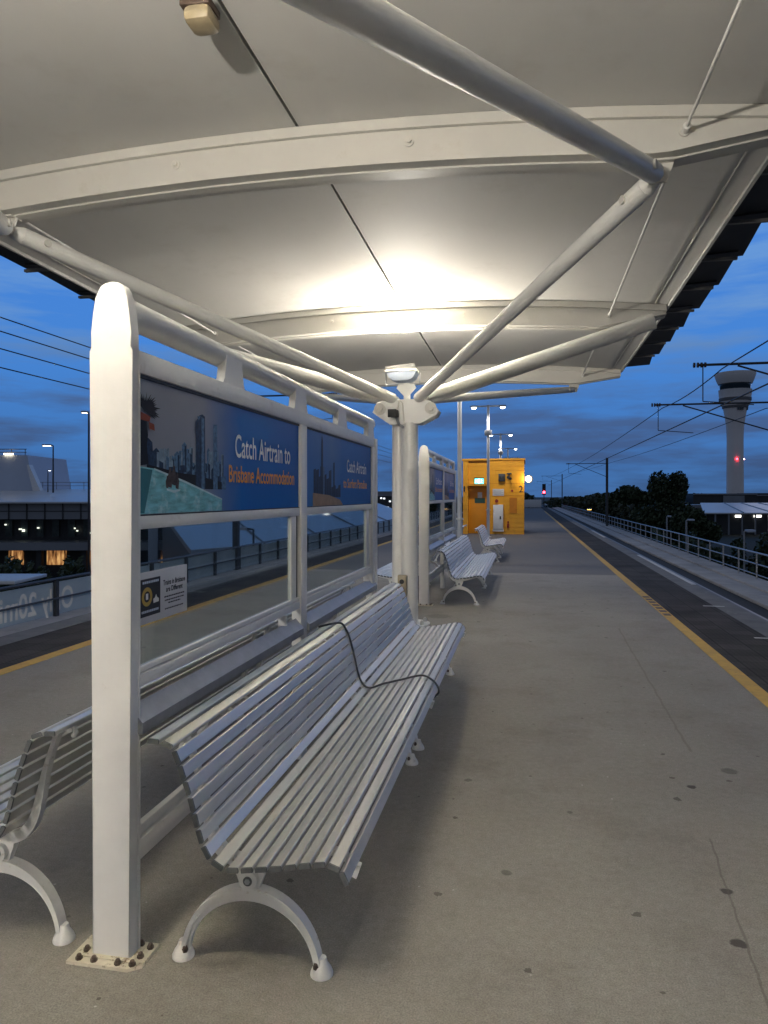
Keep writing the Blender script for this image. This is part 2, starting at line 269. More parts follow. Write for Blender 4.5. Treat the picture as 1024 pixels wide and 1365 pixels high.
# ------------------------------------------------------------------ geometry builder
class MB:
    def __init__(s): s.bm = bmesh.new(); s.mi = 0
    def _tag(s, before):
        for f in s.bm.faces:
            if f.index == -1 or f not in before: pass
    def face(s, vs):
        try:
            f = s.bm.faces.new(vs); f.material_index = s.mi; return f
        except ValueError: return None
    def box(s, x0, x1, y0, y1, z0, z1, bev=0.0, M4=None):
        t = bmesh.new(); bmesh.ops.create_cube(t, size=1)
        for v in t.verts:
            v.co = Vector(((x0 + x1) / 2 + v.co.x * (x1 - x0), (y0 + y1) / 2 + v.co.y * (y1 - y0), (z0 + z1) / 2 + v.co.z * (z1 - z0)))
        if bev: bmesh.ops.bevel(t, geom=t.edges[:], offset=bev, segments=2, profile=0.5, affect='EDGES')
        if M4 is not None: t.transform(M4)
        s.merge(t); return s
    def merge(s, t):
        t.verts.index_update(); mp = [s.bm.verts.new(v.co) for v in t.verts]
        for f in t.faces:
            nf = s.face([mp[v.index] for v in f.verts])
        t.free()
    def tube(s, pts, rad, n=16, caps=True):
        pts = [Vector(p) for p in pts]
        if not isinstance(rad, (list, tuple)): rad = [rad] * len(pts)
        rings = []; up = None
        for i, p in enumerate(pts):
            d = (pts[min(i + 1, len(pts) - 1)] - pts[max(i - 1, 0)]).normalized()
            if up is None:
                up = Vector((0, 0, 1)) if abs(d.z) < 0.9 else Vector((1, 0, 0))
            a = d.cross(up); 
            if a.length < 1e-6: a = d.orthogonal()
            a.normalize(); b = a.cross(d).normalized(); up = b
            rings.append([s.bm.verts.new(p + (a * math.cos(2 * math.pi * k / n) + b * math.sin(2 * math.pi * k / n)) * rad[i]) for k in range(n)])
        for r0, r1 in zip(rings, rings[1:]):
            for k in range(n): s.face([r0[k], r0[(k + 1) % n], r1[(k + 1) % n], r1[k]])
        if caps: s.face(rings[0][::-1]); s.face(rings[-1])
        return s
    def prism(s, poly, axis, a0, a1):
        """poly: 2-D points; axis 'Y': (x,z); 'X': (y,z); 'Z': (x,y)"""
        def P(p, a):
            return {'Y': (p[0], a, p[1]), 'X': (a, p[0], p[1]), 'Z': (p[0], p[1], a)}[axis]
        A = [s.bm.verts.new(P(p, a0)) for p in poly]; B = [s.bm.verts.new(P(p, a1)) for p in poly]
        n = len(poly)
        for i in range(n): s.face([A[i], A[(i + 1) % n], B[(i + 1) % n], B[i]])
        s.face(A[::-1]); s.face(B); return s
    def strip(s, inner, outer, axis, a0, a1):
        """solid band between two polylines, extruded"""
        def P(p, a):
            return {'Y': (p[0], a, p[1]), 'X': (a, p[0], p[1]), 'Z': (p[0], p[1], a)}[axis]
        V = [[s.bm.verts.new(P(p, a)) for p in l] for l in (inner, outer) for a in (a0, a1)]
        i0, i1, o0, o1 = V; n = len(inner)
        for k in range(n - 1):
            s.face([i0[k], i0[k + 1], i1[k + 1], i1[k]]); s.face([o0[k], o1[k], o1[k + 1], o0[k + 1]])
            s.face([i0[k], o0[k], o0[k + 1], i0[k + 1]]); s.face([i1[k], i1[k + 1], o1[k + 1], o1[k]])
        s.face([i0[0], i1[0], o1[0], o0[0]]); s.face([i0[-1], o0[-1], o1[-1], i1[-1]]); return s
    def lathe(s, prof, cx=0, cy=0, n=24, M4=None):
        t = bmesh.new(); rings = []
        for r, z in prof:
            rings.append([t.verts.new((cx + r * math.cos(2 * math.pi * k / n), cy + r * math.sin(2 * math.pi * k / n), z)) for k in range(n)])
        for r0, r1 in zip(rings, rings[1:]):
            for k in range(n): t.faces.new([r0[k], r0[(k + 1) % n], r1[(k + 1) % n], r1[k]])
        t.faces.new(rings[0][::-1]); t.faces.new(rings[-1])
        if M4 is not None: t.transform(M4)
        s.merge(t); return s
    def disc(s, c, r, axis, h0, h1, n=24):
        c = Vector(c); e = {'X': Vector((1, 0, 0)), 'Y': Vector((0, 1, 0)), 'Z': Vector((0, 0, 1))}[axis]
        return s.tube([c + e * h0, c + e * h1], r, n)
    def dome(s, c, r, h, n=16):
        return s.lathe([(r, 0), (r, h * 0.35), (r * 0.86, h * 0.7), (r * 0.5, h * 0.93), (0.001, h)], 0, 0, n, Matrix.Translation(c))
    def build(s, name, mats, parent=None, origin=None, ang=38):
        bmesh.ops.recalc_face_normals(s.bm, faces=s.bm.faces[:])
        for f in s.bm.faces: f.smooth = True
        for e in s.bm.edges:
            if len(e.link_faces) == 2 and e.calc_face_angle(0) > R(ang): e.smooth = False
        me = bpy.data.meshes.new(name)
        if parent is not None and origin is None:
            rt = parent
            while rt.parent: rt = rt.parent
            origin = rt.get('_org', (0, 0, 0))
        if origin is not None: s.bm.transform(Matrix.Translation(-Vector(origin)))
        s.bm.to_mesh(me); s.bm.free()
        o = bpy.data.objects.new(name, me); COL.objects.link(o)
        for m in (mats if isinstance(mats, list) else [mats]): me.materials.append(M[m] if isinstance(m, str) else m)
        if parent is not None: o.parent = parent
        return o

def tag(o, label=None, cat=None, group=None, kind=None):
    if label: o['label'] = label
    if cat: o['category'] = cat
    if group: o['group'] = group
    if kind: o['kind'] = kind
    return o
def thing(name, label, cat, loc=(0, 0, 0), rz=0, group=None):
    o = bpy.data.objects.new(name, None); COL.objects.link(o); o.empty_display_size = 0.2
    o.location = loc; o.rotation_euler = (0, 0, rz)
    o['_org'] = list(loc)
    return tag(o, label, cat, group)
def single(mb, name, mats, label, cat, group=None, kind=None, loc=None):
    o = mb.build(name, mats, None, loc)
    if loc is not None: o.location = loc
    return tag(o, label, cat, group, kind)
def structure(mb, name, mats):
    o = mb.build(name, mats); o['kind'] = 'structure'; return o
def dup(root, loc, rz=0, label=None, scale=None):
    def cp(o, par):
        c = o.copy(); COL.objects.link(c); c.parent = par
        for ch in o.children: cp(ch, c)
        return c
    kids = list(root.children)
    r = root.copy(); COL.objects.link(r); r.location = loc; r.rotation_euler = (0, 0, rz)
    if scale: r.scale = scale
    for ch in kids: cp(ch, r)
    if label: r['label'] = label
    return r

def text_mesh(s, offset=0.0):
    cu = bpy.data.curves.new('lettering', 'FONT'); cu.body = s; cu.size = 1; cu.extrude = 0.0; cu.offset = offset; cu.resolution_u = 4
    ob = bpy.data.objects.new('lettering', cu); COL.objects.link(ob)
    dg = bpy.context.evaluated_depsgraph_get(); dg.update()
    me = bpy.data.meshes.new_from_object(ob.evaluated_get(dg)); bpy.data.objects.remove(ob); bpy.data.curves.remove(cu)
    return me
def lettering(s, mapf, u0, u1, base, cap, material, parent, name='lettering', offset=0.012, label=None):
    """mapf(u,v)->xyz; text fitted to width u0..u1, baseline base, cap height cap"""
    me = text_mesh(s, offset); xs = [v.co.x for v in me.vertices]; x0, x1 = min(xs), max(xs)
    rt = parent
    while rt.parent: rt = rt.parent
    org = Vector(rt.get('_org', (0, 0, 0)))
    for v in me.vertices:
        u = u0 + (v.co.x - x0) / (x1 - x0) * (u1 - u0); w = base + v.co.y / 0.70 * cap
        v.co = Vector(mapf(u, w)) - org
    me.materials.clear(); me.materials.append(M[material])
    o = bpy.data.objects.new(name, me); COL.objects.link(o); o.parent = parent
    return o

# ------------------------------------------------------------------ platform and tracks
b = MB(); b.box(-6.10, 3.15, -8, 104, -0.55, 0.0); structure(b, 'platform', 'concrete')
for x0, x1, nm in ((2.005, 2.78, 'right'), (-5.72, -4.96, 'left')):
    b = MB(); b.box(x0, x1, -8, 104, 0.0005, 0.004); structure(b, 'tactile_paving', 'strip')
for x0, x1 in ((2.785, 3.15), (-6.10, -5.725)):
    b = MB(); b.box(x0, x1, -8, 104, 0.0005, 0.0045); structure(b, 'platform_edge_coping', 'coping')
b = MB(); b.box(1.865, 2.0, -8, 80, 0.0005, 0.004); structure(b, 'yellow_line', ['yline'])
b = MB(); b.box(-4.955, -4.80, -8, 80, 0.0005, 0.004); structure(b, 'yellow_line', 'yline')
b = MB(); b.box(3.04, 3.13, 14.4, 21.3, 0.005, 0.008); b.box(3.04, 3.13, 30, 36, 0.005, 0.008); structure(b, 'white_edge_line', 'wline')
b = MB()
for k in range(7):
    y = 10.6 + k * 0.30
    b.box(1.885, 1.98, y, y + 0.17, 0.0045, 0.007)
structure(b, 'worn_line_patch', mat('bare_worn_patch', (0.12, 0.095, 0.07), 0.8, 0, 0.3, 8))
b = MB()
for (y, w) in ((8.05, 0.30), (9.1, 0.34), (11.6, 0.3)):
    b.box(2.62, 2.62 + w, y, y + 0.05, 0.0055, 0.008)
structure(b, 'faded_edge_marks', 'wline')
b = MB()
for sx, xa, xb in ((1, 3.15, 7.6), (-1, -10.6, -6.10)):
    b.box(xa, xb, -10, 260, -1.9, -1.15)
structure(b, 'track_bed', 'ballast')
b = MB()
for xc in (4.55, -7.5):
    for dx in (-0.53, 0.53):
        b.box(xc + dx - 0.035, xc + dx + 0.035, -10, 260, -1.145, -1.0)
structure(b, 'running_rails', 'rail')
b = MB(); b.box(5.85, 6.62, -10, 260, -1.148, -1.06, 0.01); b.box(6.62, 7.42, -10, 260, -1.149, -1.0, 0.01)
b.box(7.3, 7.6, -10, 260, -3.2, -1.15); structure(b, 'walkway', 'walk')
b = MB(); b.box(-10.42, -9.55, -10, 260, -1.148, -1.0, 0.01); b.box(-10.6, -10.42, -10, 260, -3.2, -1.02); structure(b, 'walkway', 'walk')
b = MB(); b.box(-5, 4, -10, 104, -3.2, -0.56); b.box(-1.4, 1.4, -10, 4, -8, -3.2); b.box(-1.4, 1.4, 60, 64, -8, -3.2); structure(b, 'viaduct', 'walk')
b = MB(); b.box(-3500, 3500, -600, 5200, -9, -8); structure(b, 'ground', 'ground')

# right railing
root = thing('railing', 'pale steel railing with rods running along the walkway beside the right track', 'railing', (7.25, 0, -1))
for y in range(0, 76):
    b = MB(); b.tube([(7.25, 5 + y * 2.0, -1.0), (7.25, 5 + y * 2.0, -0.165)], 0.028, 8); b.build('post', 'galv', root)
b = MB(); b.tube([(7.25, 5, -0.16), (7.25, 156, -0.16)], 0.03, 8); b.build('top_rail', 'galv', root)
b = MB(); b.tube([(7.25, 5, -0.52), (7.25, 156, -0.52)], 0.022, 8); b.build('middle_rail', 'galv', root)
b = MB(); b.tube([(7.25, 5, -0.86), (7.25, 156, -0.86)], 0.018, 8); b.build('lower_rail', 'galv', root)
# left barrier with banners
LX = -10.25
root = thing('barrier_fence', 'dark post barrier with pale banner panels across the left track', 'fence', (LX, 0, -1))
ys = [14.28 + 2.08 * k for k in range(-7, 40)]
for y in ys:
    b = MB(); b.box(LX - 0.04, LX + 0.04, y - 0.05, y + 0.05, -1.0, -0.17); b.build('post', 'darksteel', root)
b = MB(); b.tube([(LX, ys[0], -0.18), (LX, ys[-1], -0.18)], 0.035, 8); b.build('top_rail', 'darksteel', root)
b = MB(); b.tube([(LX + 0.045, ys[0], -0.60), (LX + 0.045, ys[-1], -0.60)], 0.022, 8); b.build('middle_rail', 'darksteel', root)
b = MB(); b.box(LX - 0.05, LX - 0.042, ys[0], ys[-1], -0.97, -0.25); bn = b.build('banner_panel', 'banner', root)
lettering('Only 20min', lambda u, v: (LX - 0.039, u, v), 14.95, 12.3, -0.87, 0.49, 'bannertext', root, offset=0.02)

# ------------------------------------------------------------------ canopy
CX = -1.60
PX = (-1.50, -1.53)
def zc(y):
    pts = [(-10, 4.30), (4.94, 4.30), (9.28, 4.18), (13.62, 4.14), (20, 4.1)]
    for (a, za), (c, zb) in zip(pts, pts[1:]):
        if y <= c: return za + (zb - za) * (y - a) / (c - a)
    return 4.1
def drop(x): return 0.166 * ((x - CX) / 3.1) ** 2
EV = 3.28
can = thing('platform_canopy', 'white curved canopy on tubular arms and central columns over the platform', 'canopy', (-1.53, 9.28, 0))
YS = [-3.74, 0.6, 4.94, 9.28, 13.62]
XG = [CX - EV + 2 * EV * k / 40 for k in range(41)]
def sheet(b, x0, x1, ya, yb, dz, th, ny=6):
    n = 20
    xs = [x0 + (x1 - x0) * k / n for k in range(n + 1)]; yl = [ya + (yb - ya) * k / ny for k in range(ny + 1)]
    lo = [[b.bm.verts.new((x, y, zc(y) - drop(x) + dz)) for x in xs] for y in yl]
    hi = [[b.bm.verts.new((x, y, zc(y) - drop(x) + dz + th)) for x in xs] for y in yl]
    for j in range(ny):
        for i in range(n):
            b.face([lo[j][i], lo[j + 1][i], lo[j + 1][i + 1], lo[j][i + 1]]); b.face([hi[j][i], hi[j][i + 1], hi[j + 1][i + 1], hi[j + 1][i]])
    for i in range(n):
        b.face([lo[0][i], lo[0][i + 1], hi[0][i + 1], hi[0][i]]); b.face([lo[ny][i], hi[ny][i], hi[ny][i + 1], lo[ny][i + 1]])
    for j in range(ny):
        b.face([lo[j][0], hi[j][0], hi[j + 1][0], lo[j + 1][0]]); b.face([lo[j][n], lo[j + 1][n], hi[j + 1][n], hi[j][n]])
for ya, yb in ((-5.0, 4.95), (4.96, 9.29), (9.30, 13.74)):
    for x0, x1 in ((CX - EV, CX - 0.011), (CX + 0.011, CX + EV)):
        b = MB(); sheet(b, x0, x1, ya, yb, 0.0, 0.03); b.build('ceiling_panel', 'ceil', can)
b = MB(); sheet(b, CX - EV - 0.02, CX + EV + 0.02, -5.0, 13.9, 0.06, 0.04, 20); b.build('roof_sheet', 'darkroof', can)
# eave trim beads and fascias
for sgn in (1, -1):
    b = MB()
    for ya, yb in ((-5, 4.85), (5.12, 9.18), (9.42, 13.55)):
        x = CX + sgn * 3.13
        b.tube([(x, y, zc(y) - drop(x) - 0.004) for y in (ya, (ya + yb) / 2, yb)], 0.007, 8)
    b.build('edge_bead', 'bead', can)
    b = MB(); x = CX + sgn * EV
    yl = [-5.0, 4.94, 9.28, 13.74]
    for ya, yb in zip(yl, yl[1:]):
        za, zb = zc(ya) - drop(x), zc(yb) - drop(x)
        xs = sorted((x + sgn * 0.002, x + sgn * 0.03))
        V = [b.bm.verts.new(p) for p in [(xs[0], ya, za - 0.03), (xs[1], ya, za - 0.03), (xs[1], ya, za + 0.09), (xs[0], ya, za + 0.09), (xs[0], yb, zb - 0.03), (xs[1], yb, zb - 0.03), (xs[1], yb, zb + 0.09), (xs[0], yb, zb + 0.09)]]
        for q in ((0, 1, 2, 3), (7, 6, 5, 4), (0, 4, 5, 1), (1, 5, 6, 2), (2, 6, 7, 3), (3, 7, 4, 0)): b.face([V[i] for i in q])
    b.build('eave_fascia', 'ceil', can)
    # stepped dark louvre sheets beyond the eave
    xo = CX + sgn * (EV + 0.035)
    k = 0; y = -4.6
    while y < 13.4:
        ln = 0.95; z = zc(y) - drop(CX + EV) + 0.02
        b = MB()
        o0, o1 = 0.34 + 0.05 * ((k * 7) % 3) / 2, 0.46
        A = [(xo, y), (xo + sgn * o0, y), (xo + sgn * o1, y + ln + 0.20), (xo, y + ln + 0.22)]
        V0 = [b.bm.verts.new((px, py, z + 0.02 + 0.06 * abs(px - xo) + (0.0 if py > y + 0.5 else 0.014))) for px, py in A]
        V1 = [b.bm.verts.new((v.co.x, v.co.y, v.co.z + 0.025)) for v in V0]
        b.face(V0); b.face(V1[::-1])
        for i in range(4): b.face([V0[i], V0[(i + 1) % 4], V1[(i + 1) % 4], V1[i]])
        pn = b.build('eave_louvre', 'darkroof', can)
        b = MB(); xa, xb = sorted((xo, xo + sgn * 0.36)); b.box(xa, xb, y + 0.01, y + 0.05, z - 0.015, z + 0.012); b.build('purlin', 'purlin', pn)
        y += ln; k += 1
# ribs
NX = 2.46
def rib_bottom(x, y):
    d = abs(x - CX); full = zc(y) - drop(x) - 0.30
    if d > NX: 
        t = (d - NX) / (EV - NX); full = (zc(y) - drop(CX + NX) - 0.30) * (1 - t) + (zc(y) - drop(CX + EV) - 0.10) * t
    return full
for y in YS:
    xs = [CX - EV + 0.01 + (2 * EV - 0.02) * k / 60 for k in range(61)]
    top = [(x, zc(y) - drop(x) - 0.002) for x in xs]
    bot = [(x, rib_bottom(x, y)) for x in xs]
    b = MB(); b.strip(bot, [(x, z) for x, z in top], 'Y', y, y + 0.05)
    # top bead and flange lips
    b.strip([(x, z - 0.075) for x, z in top], [(x, z - 0.001) for x, z in top], 'Y', y - 0.035, y - 0.001)
    b.strip([(x, z - 0.012) for x, z in bot], [(x, z - 0.001) for x, z in bot], 'Y', y - 0.03, y + 0.24)
    b.strip([(x, z + 0.001) for x, z in bot], [(x, z + 0.02) for x, z in bot], 'Y', y + 0.20, y + 0.238)
    b.strip([(x, z - 0.026) for x, z in bot], [(x, z - 0.013) for x, z in bot], 'Y', y + 0.07, y + 0.15)
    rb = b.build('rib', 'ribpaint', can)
    for dx in (-2.6, -0.95, 0.80, 2.6):
        if y > 0:
            b = MB(); zz = zc(y) - drop(CX + dx) - 0.16
            b.disc((CX + dx, y, zz), 0.035, 'Y', -0.012, -0.001, 20); b.disc((CX + dx, y, zz), 0.02, 'Y', -0.03, -0.0125, 6)
            b.build('bolt', 'bolt_white', rb)
# far end fascia of the canopy
b = MB(); xs = [CX - EV + 2 * EV * k / 40 for k in range(41)]
b.strip([(x, zc(13.8) - drop(x) - 0.05) for x in xs], [(x, zc(13.8) - drop(x) + 0.09) for x in xs], 'Y', 13.76, 13.80); b.build('end_fascia', 'paint', can)
# tie rods
for sgn in (1, -1):
    x = CX + sgn * 2.60
    for ya, yb in ((-3.6, 4.9), (5.2, 9.25), (9.5, 13.6)):
        b = MB(); za, zb = zc(ya) - drop(x) - 0.16, zc(yb) - drop(x) - 0.16
        b.tube([(x, ya, za), (x, yb, zb)], 0.011, 10)
        for yy, zz in ((ya, za), (yb, zb)):
            b.disc((x, yy, zz), 0.024, 'Y', -0.04, 0.04, 12)
        b.build('tie_rod', 'bead', can)
# pillars and arms
for pi, py in enumerate((0.6, 9.28)):
    px = PX[pi]
    b = MB(); b.tube([(px + 0.045, py - 0.06, 0.02), (px + 0.045, py - 0.06, 2.62)], 0.108, 32); b.build('column', 'tube', can)
    b = MB(); b.tube([(px - 0.12, py + 0.10, 0.02), (px - 0.12, py + 0.10, 2.62)], 0.095, 32); b.build('column', 'tube', can)
    b = MB(); b.lathe([(0.30, 0.0), (0.30, 0.018), (0.16, 0.02), (0.14, 0.06)], px, py, 32); bp = b.build('base_plate', 'paint', can)
    for k in range(6):
        a = k * math.pi / 3 + 0.5; b = MB(); b.dome((px + 0.25 * math.cos(a), py + 0.25 * math.sin(a), 0.018), 0.026, 0.06, 12); b.build('bolt', 'bolt_white', bp)
    # head: gusset plates in the plane across the platform
    prof = [(-0.43, 2.75), (-0.37, 2.88), (-0.22, 2.91), (0.24, 2.91), (0.33, 2.88), (0.43, 2.76), (0.40, 2.70), (0.20, 2.60), (-0.20, 2.59)]
    b = MB()
    for dy in (-0.15, 0.11): b.prism([(px + u, z) for u, z in prof], 'Y', py + dy, py + dy + 0.02)
    b.box(px - 0.2, px + 0.2, py - 0.129, py + 0.109, 2.60, 2.90, 0.01)
    hd = b.build('head_bracket', 'paint', can)
    for u in (-0.33, 0.33):
        b = MB(); b.disc((px + u, py, 2.79), 0.075, 'Y', -0.170, -0.151, 24); b.disc((px + u, py, 2.79), 0.045, 'Y', -0.20, -0.171, 6); b.build('pin', 'bolt_white', hd)
    b = MB(); b.tube([(px, py, 2.90), (px, py, 3.14)], 0.045, 16); b.prism([(px - 0.13, 3.07), (px, 2.93), (px + 0.13, 3.07), (px + 0.10, 3.12), (px - 0.10, 3.12)], 'Y', py - 0.06, py - 0.047); b.build('lamp_post', 'paint', can)
    # arms: middle pair plus four diagonals
    for sgn in (1, -1):
        s0 = (px + sgn * 0.30, py, 2.955)
        e = (CX + sgn * 3.13, py + 0.02, zc(py) - drop(CX + 3.13) - 0.20)
        b = MB(); b.tube([s0, e], 0.10, 28); b.tube([(s0[0] - sgn * 0.16, py, 2.91), s0], [0.045, 0.10], 28); b.box(min(s0[0], s0[0] - sgn * 0.10), max(s0[0], s0[0] - sgn * 0.10), py - 0.035, py + 0.035, 2.78, 2.93); b.build('main_arm', 'tube', can)
        for dy in (-4.34, 4.34):
            e = Vector((CX + sgn * NX, py + dy + 0.10, zc(py + dy) - drop(CX + NX) - 0.40)); s1 = Vector((px + sgn * 0.17, py + (0.12 if dy > 0 else -0.12), 2.93))
            d = (e - s1).normalized()
            r_ = 0.068 if not (pi == 1 and dy > 0) else 0.058
            b = MB(); b.tube([s1, e - d * 0.12], r_, 28); b.tube([e - d * 0.119, e - d * 0.02], [r_ * 0.98, r_ * 0.55], 28)
            ar = b.build('diagonal_arm', 'tube', can)
            b = MB(); b.prism([(e.x - 0.05, e.z - 0.05), (e.x + 0.05, e.z - 0.05), (e.x + 0.10, e.z + 0.095), (e.x - 0.10, e.z + 0.095)], 'Y', e.y - 0.012, e.y + 0.012)
            b.box(e.x - 0.09, e.x + 0.09, e.y - 0.06, e.y + 0.06, e.z + 0.075, e.z + 0.09)
            if pi == 1 or dy < 0: b.build('end_plate', 'bolt_white', ar)
            else: b.bm.free()
            # small tab clevis close to the tube's end
            b = MB(); c = e - d * 0.30; n = d.cross(Vector((0, 0, 1))).normalized()
            b.tube([c - n * (r_ + 0.012), c + n * (r_ + 0.012)], 0.03, 16); b.build('clevis_pin', 'bolt_white', ar)

# floodlights, CCTV, box, ceiling sensor
def floodlight(px, py, label):
    r = thing('floodlight', label, 'light', (px - 0.06, py, 3.14), 0, 'uplights on the canopy columns')
    x0 = px - 0.06
    b = MB(); b.prism([(x0 - 0.20, 3.28), (x0 + 0.20, 3.28), (x0 + 0.16, 3.20), (x0 + 0.10, 3.165), (x0 - 0.10, 3.165), (x0 - 0.16, 3.20)], 'Y', py - 0.12, py + 0.14)
    b.build('housing', 'bld_sky_tint', r)
    b = MB(); b.box(x0 - 0.215, x0 + 0.215, py - 0.135, py + 0.155, 3.281, 3.30, 0.004); b.build('rim', 'paint', r)
    b = MB(); b.box(x0 - 0.19, x0 + 0.19, py - 0.11, py + 0.13, 3.301, 3.306); b.build('lens', 'floodglass', r)
    b = MB()
    for sx in (-0.225, 0.222):
        b.box(x0 + sx, x0 + sx + 0.006, py - 0.02, py + 0.03, 3.135, 3.29)
    b.box(x0 - 0.225, x0 + 0.228, py - 0.02, py + 0.03, 3.128, 3.134); b.build('yoke', 'galv', r)
    b = MB(); b.prism([(x0 - 0.20, 3.34), (x0 + 0.18, 3.37), (x0 + 0.20, 3.305), (x0 - 0.20, 3.305)], 'Y', py - 0.165, py - 0.158); b.build('glare_visor', 'bead', r)
    return r
floodlight(PX[0], 0.6, 'white floodlight shining up from the column beside the camera')
floodlight(PX[1], 9.28, 'lit white floodlight facing up on the head of the double column')
b = MB(); b.box(-1.70, -1.60, 8.96, 9.06, 2.67, 2.76, 0.006); b.box(-1.72, -1.61, 8.93, 8.958, 2.665, 2.765, 0.003); 
cam_r = thing('surveillance_camera', 'small black camera clamped to the column head', 'camera', (-1.65, 9.05, 2.72))
b.build('body', 'black', cam_r)
b = MB(); b.tube([(-1.63, 9.04, 2.67), (-1.60, 9.08, 2.58), (-1.55, 9.12, 2.55)], 0.018, 10); b.build('mounting_arm', 'galv', cam_r)
b = MB(); b.tube([(-1.62, 9.06, 2.78), (-1.60, 9.09, 2.9), (-1.56, 9.11, 2.86), (-1.54, 9.12, 2.60)], 0.008, 8); b.build('cable', 'bolt_white', cam_r)
bx = thing('junction_box', 'small beige control box with a dark eye fixed low on the column', 'box', (-1.50, 9.08, 0.4))
b = MB(); b.box(-1.61, -1.50, 9.02, 9.108, 0.33, 0.66, 0.008); b.build('housing', 'beige', bx)
b = MB(); b.disc((-1.555, 9.018, 0.58), 0.03, 'Y', -0.004, 0.001, 20); b.build('eye', 'black', bx)
sn = thing('ceiling_sensor', 'yellowed plastic sensor hanging from the canopy ceiling seam', 'sensor', (-1.68, 3.52, 4.28))
b = MB(); b.box(-1.755, -1.60, 3.45, 3.62, 4.13, 4.22, 0.038); b.build('cover', 'beige', sn)
b = MB(); b.box(-1.74, -1.61, 3.47, 3.62, 4.221, 4.262, 0.006); b.box(-1.80, -1.66, 3.52, 3.60, 4.262, 4.297, 0.004); b.build('bracket', 'brown', sn)

# ------------------------------------------------------------------ advertising screens
def screen(name, label):
    X0 = -1.466
    r = thing(name, label, 'screen', (X0, 2.375, 0), 0, 'glazed advertising screens along the platform')
    org = r['_org']
    # end post: flat bar with shouldered, rounded head
    xa, xb = -1.543, -1.389
    hw = [(0.083, 2.205), (0.079, 2.26), (0.071, 2.33), (0.062, 2.385), (0.055, 2.41), (0.043, 2.428), (0.026, 2.438), (0.0, 2.442)]
    poly = [(xa, 0.012), (xb, 0.012), (xb, 2.195)] + [(X0 + a, z) for a, z in hw] + [(X0 - a, z) for a, z in hw[-2::-1]] + [(xa, 2.195)]
    b = MB(); b.prism(poly, 'Y', 2.350, 2.402)
    bmesh.ops.bevel(b.bm, geom=[e for e in b.bm.edges if abs(e.verts[0].co.y - e.verts[1].co.y) < 1e-6], offset=0.008, segments=3, profile=0.5, affect='EDGES')
    b.build('end_post', 'paint_near', r)
    b = MB(); b.prism([(-1.612, 2.300), (-1.375, 2.300), (-1.333, 2.330), (-1.333, 2.455), (-1.613, 2.455)], 'Z', 0.0, 0.012)
    bp = b.build('base_plate', 'plate', r)
    b = MB(); t = 0.018
    b.prism([(xa - t, 2.350 - t), (xb + t, 2.350 - t), (xb + t, 2.402 + t), (xa - t, 2.402 + t)], 'Z', 0.0121, 0.016); b.build('weld_bead', 'plate', bp)
    for x, y in [(-1.572, 2.367), (-1.572, 2.318), (-1.513, 2.318), (-1.420, 2.318), (-1.366, 2.322), (-1.360, 2.368), (-1.352, 2.423), (-1.395, 2.434)]:
        b = MB(); b.disc((x, y, 0.012), 0.0125, 'Z', 0.0, 0.010, 6); b.dome((x, y, 0.0221), 0.009, 0.011, 12); b.build('bolt', 'bolt', bp)
    # rails
    def rail(nm, z0, z1, x0=-1.44, x1=-1.395, ya=2.403, yb=6.60, m='paint', bev=0.003):
        b = MB(); b.box(x0, x1, ya, yb, z0, z1, bev); return b.build(nm, m, r)
    rail('top_rail', 2.122, 2.205)
    for ya, yb in ((2.403, 4.337), (4.46, 6.60)):
        rail('middle_rail', 1.546, 1.594, ya=ya, yb=yb)
        rail('sill_rail', 0.965, 1.010, ya=ya, yb=yb); rail('glazing_bead', 1.014, 1.034, -1.43, -1.402, ya=ya, yb=yb)
        # leaning rail with sloped top
        b = MB(); b.prism([(-1.425, 0.80), (-1.372, 0.80), (-1.372, 0.842), (-1.425, 0.900)], 'Y', ya, yb); b.build('leaning_rail', 'galv', r, None, 25)
        rail('bottom_rail', 0.330, 0.405, ya=ya, yb=yb); rail('glazing_bead', 0.412, 0.452, -1.43, -1.402, ya=ya, yb=yb)
        b = MB(); b.box(-1.435, -1.383, yb - 0.30, yb - 0.285, 0.906, 0.964); b.build('rail_bracket', 'paint', r)
    # stiles
    for ya, yb in ((2.403, 2.418), (4.337, 4.46), (6.478, 6.60)):
        z1 = 2.121
        b = MB(); b.box(-1.45, -1.388, ya, yb, 0.012, z1, 0.003); b.build('stile', 'paint', r)
    b = MB(); b.box(-1.46, -1.38, 6.60, 6.66, 0.012, 2.205, 0.004); b.build('end_stile', 'paint', r)
    for ya, yb in ((4.20, 4.29), (6.30, 6.40)):
        b = MB(); b.box(-1.43, -1.405, ya, yb, 1.035, 1.545, 0.003); b.build('jamb', 'paint', r)
        b = MB(); b.box(-1.425, -1.412, yb + 0.001, yb + 0.04, 1.035, 1.545); b.build('gasket', 'black', r)
    # glass
    for ya, yb in ((2.419, 4.199), (4.461, 6.299)):
        b = MB(); b.box(-1.419, -1.415, ya, yb, 1.035, 1.545); b.build('glass_pane', 'glass', r)
    # hand tube and flared stubs
    b = MB(); b.tube([(X0, 2.403, 2.352), (X0, 6.70, 2.352)], 0.055, 28); b.build('top_tube', 'tube', r)
    for ya, yb in ((3.20, 3.47), (4.26, 4.55), (5.30, 5.62), (6.36, 6.66)):
        b = MB(); m_ = (ya + yb) / 2; w = (yb - ya) / 2
        b.prism([(m_ - w, 2.2055), (m_ + w, 2.2055), (m_ + w * 0.86, 2.235), (m_ + w * 0.74, 2.30), (m_ + w * 0.70, 2.345), (m_ - w * 0.70, 2.345), (m_ - w * 0.74, 2.30), (m_ - w * 0.86, 2.235)], 'X', -1.452, -1.410)
        b.build('tube_stub', 'paint', r)
    return r
scr = screen('advertising_screen', 'near white framed glass screen with two blue adverts in the foreground')
XF = -1.402
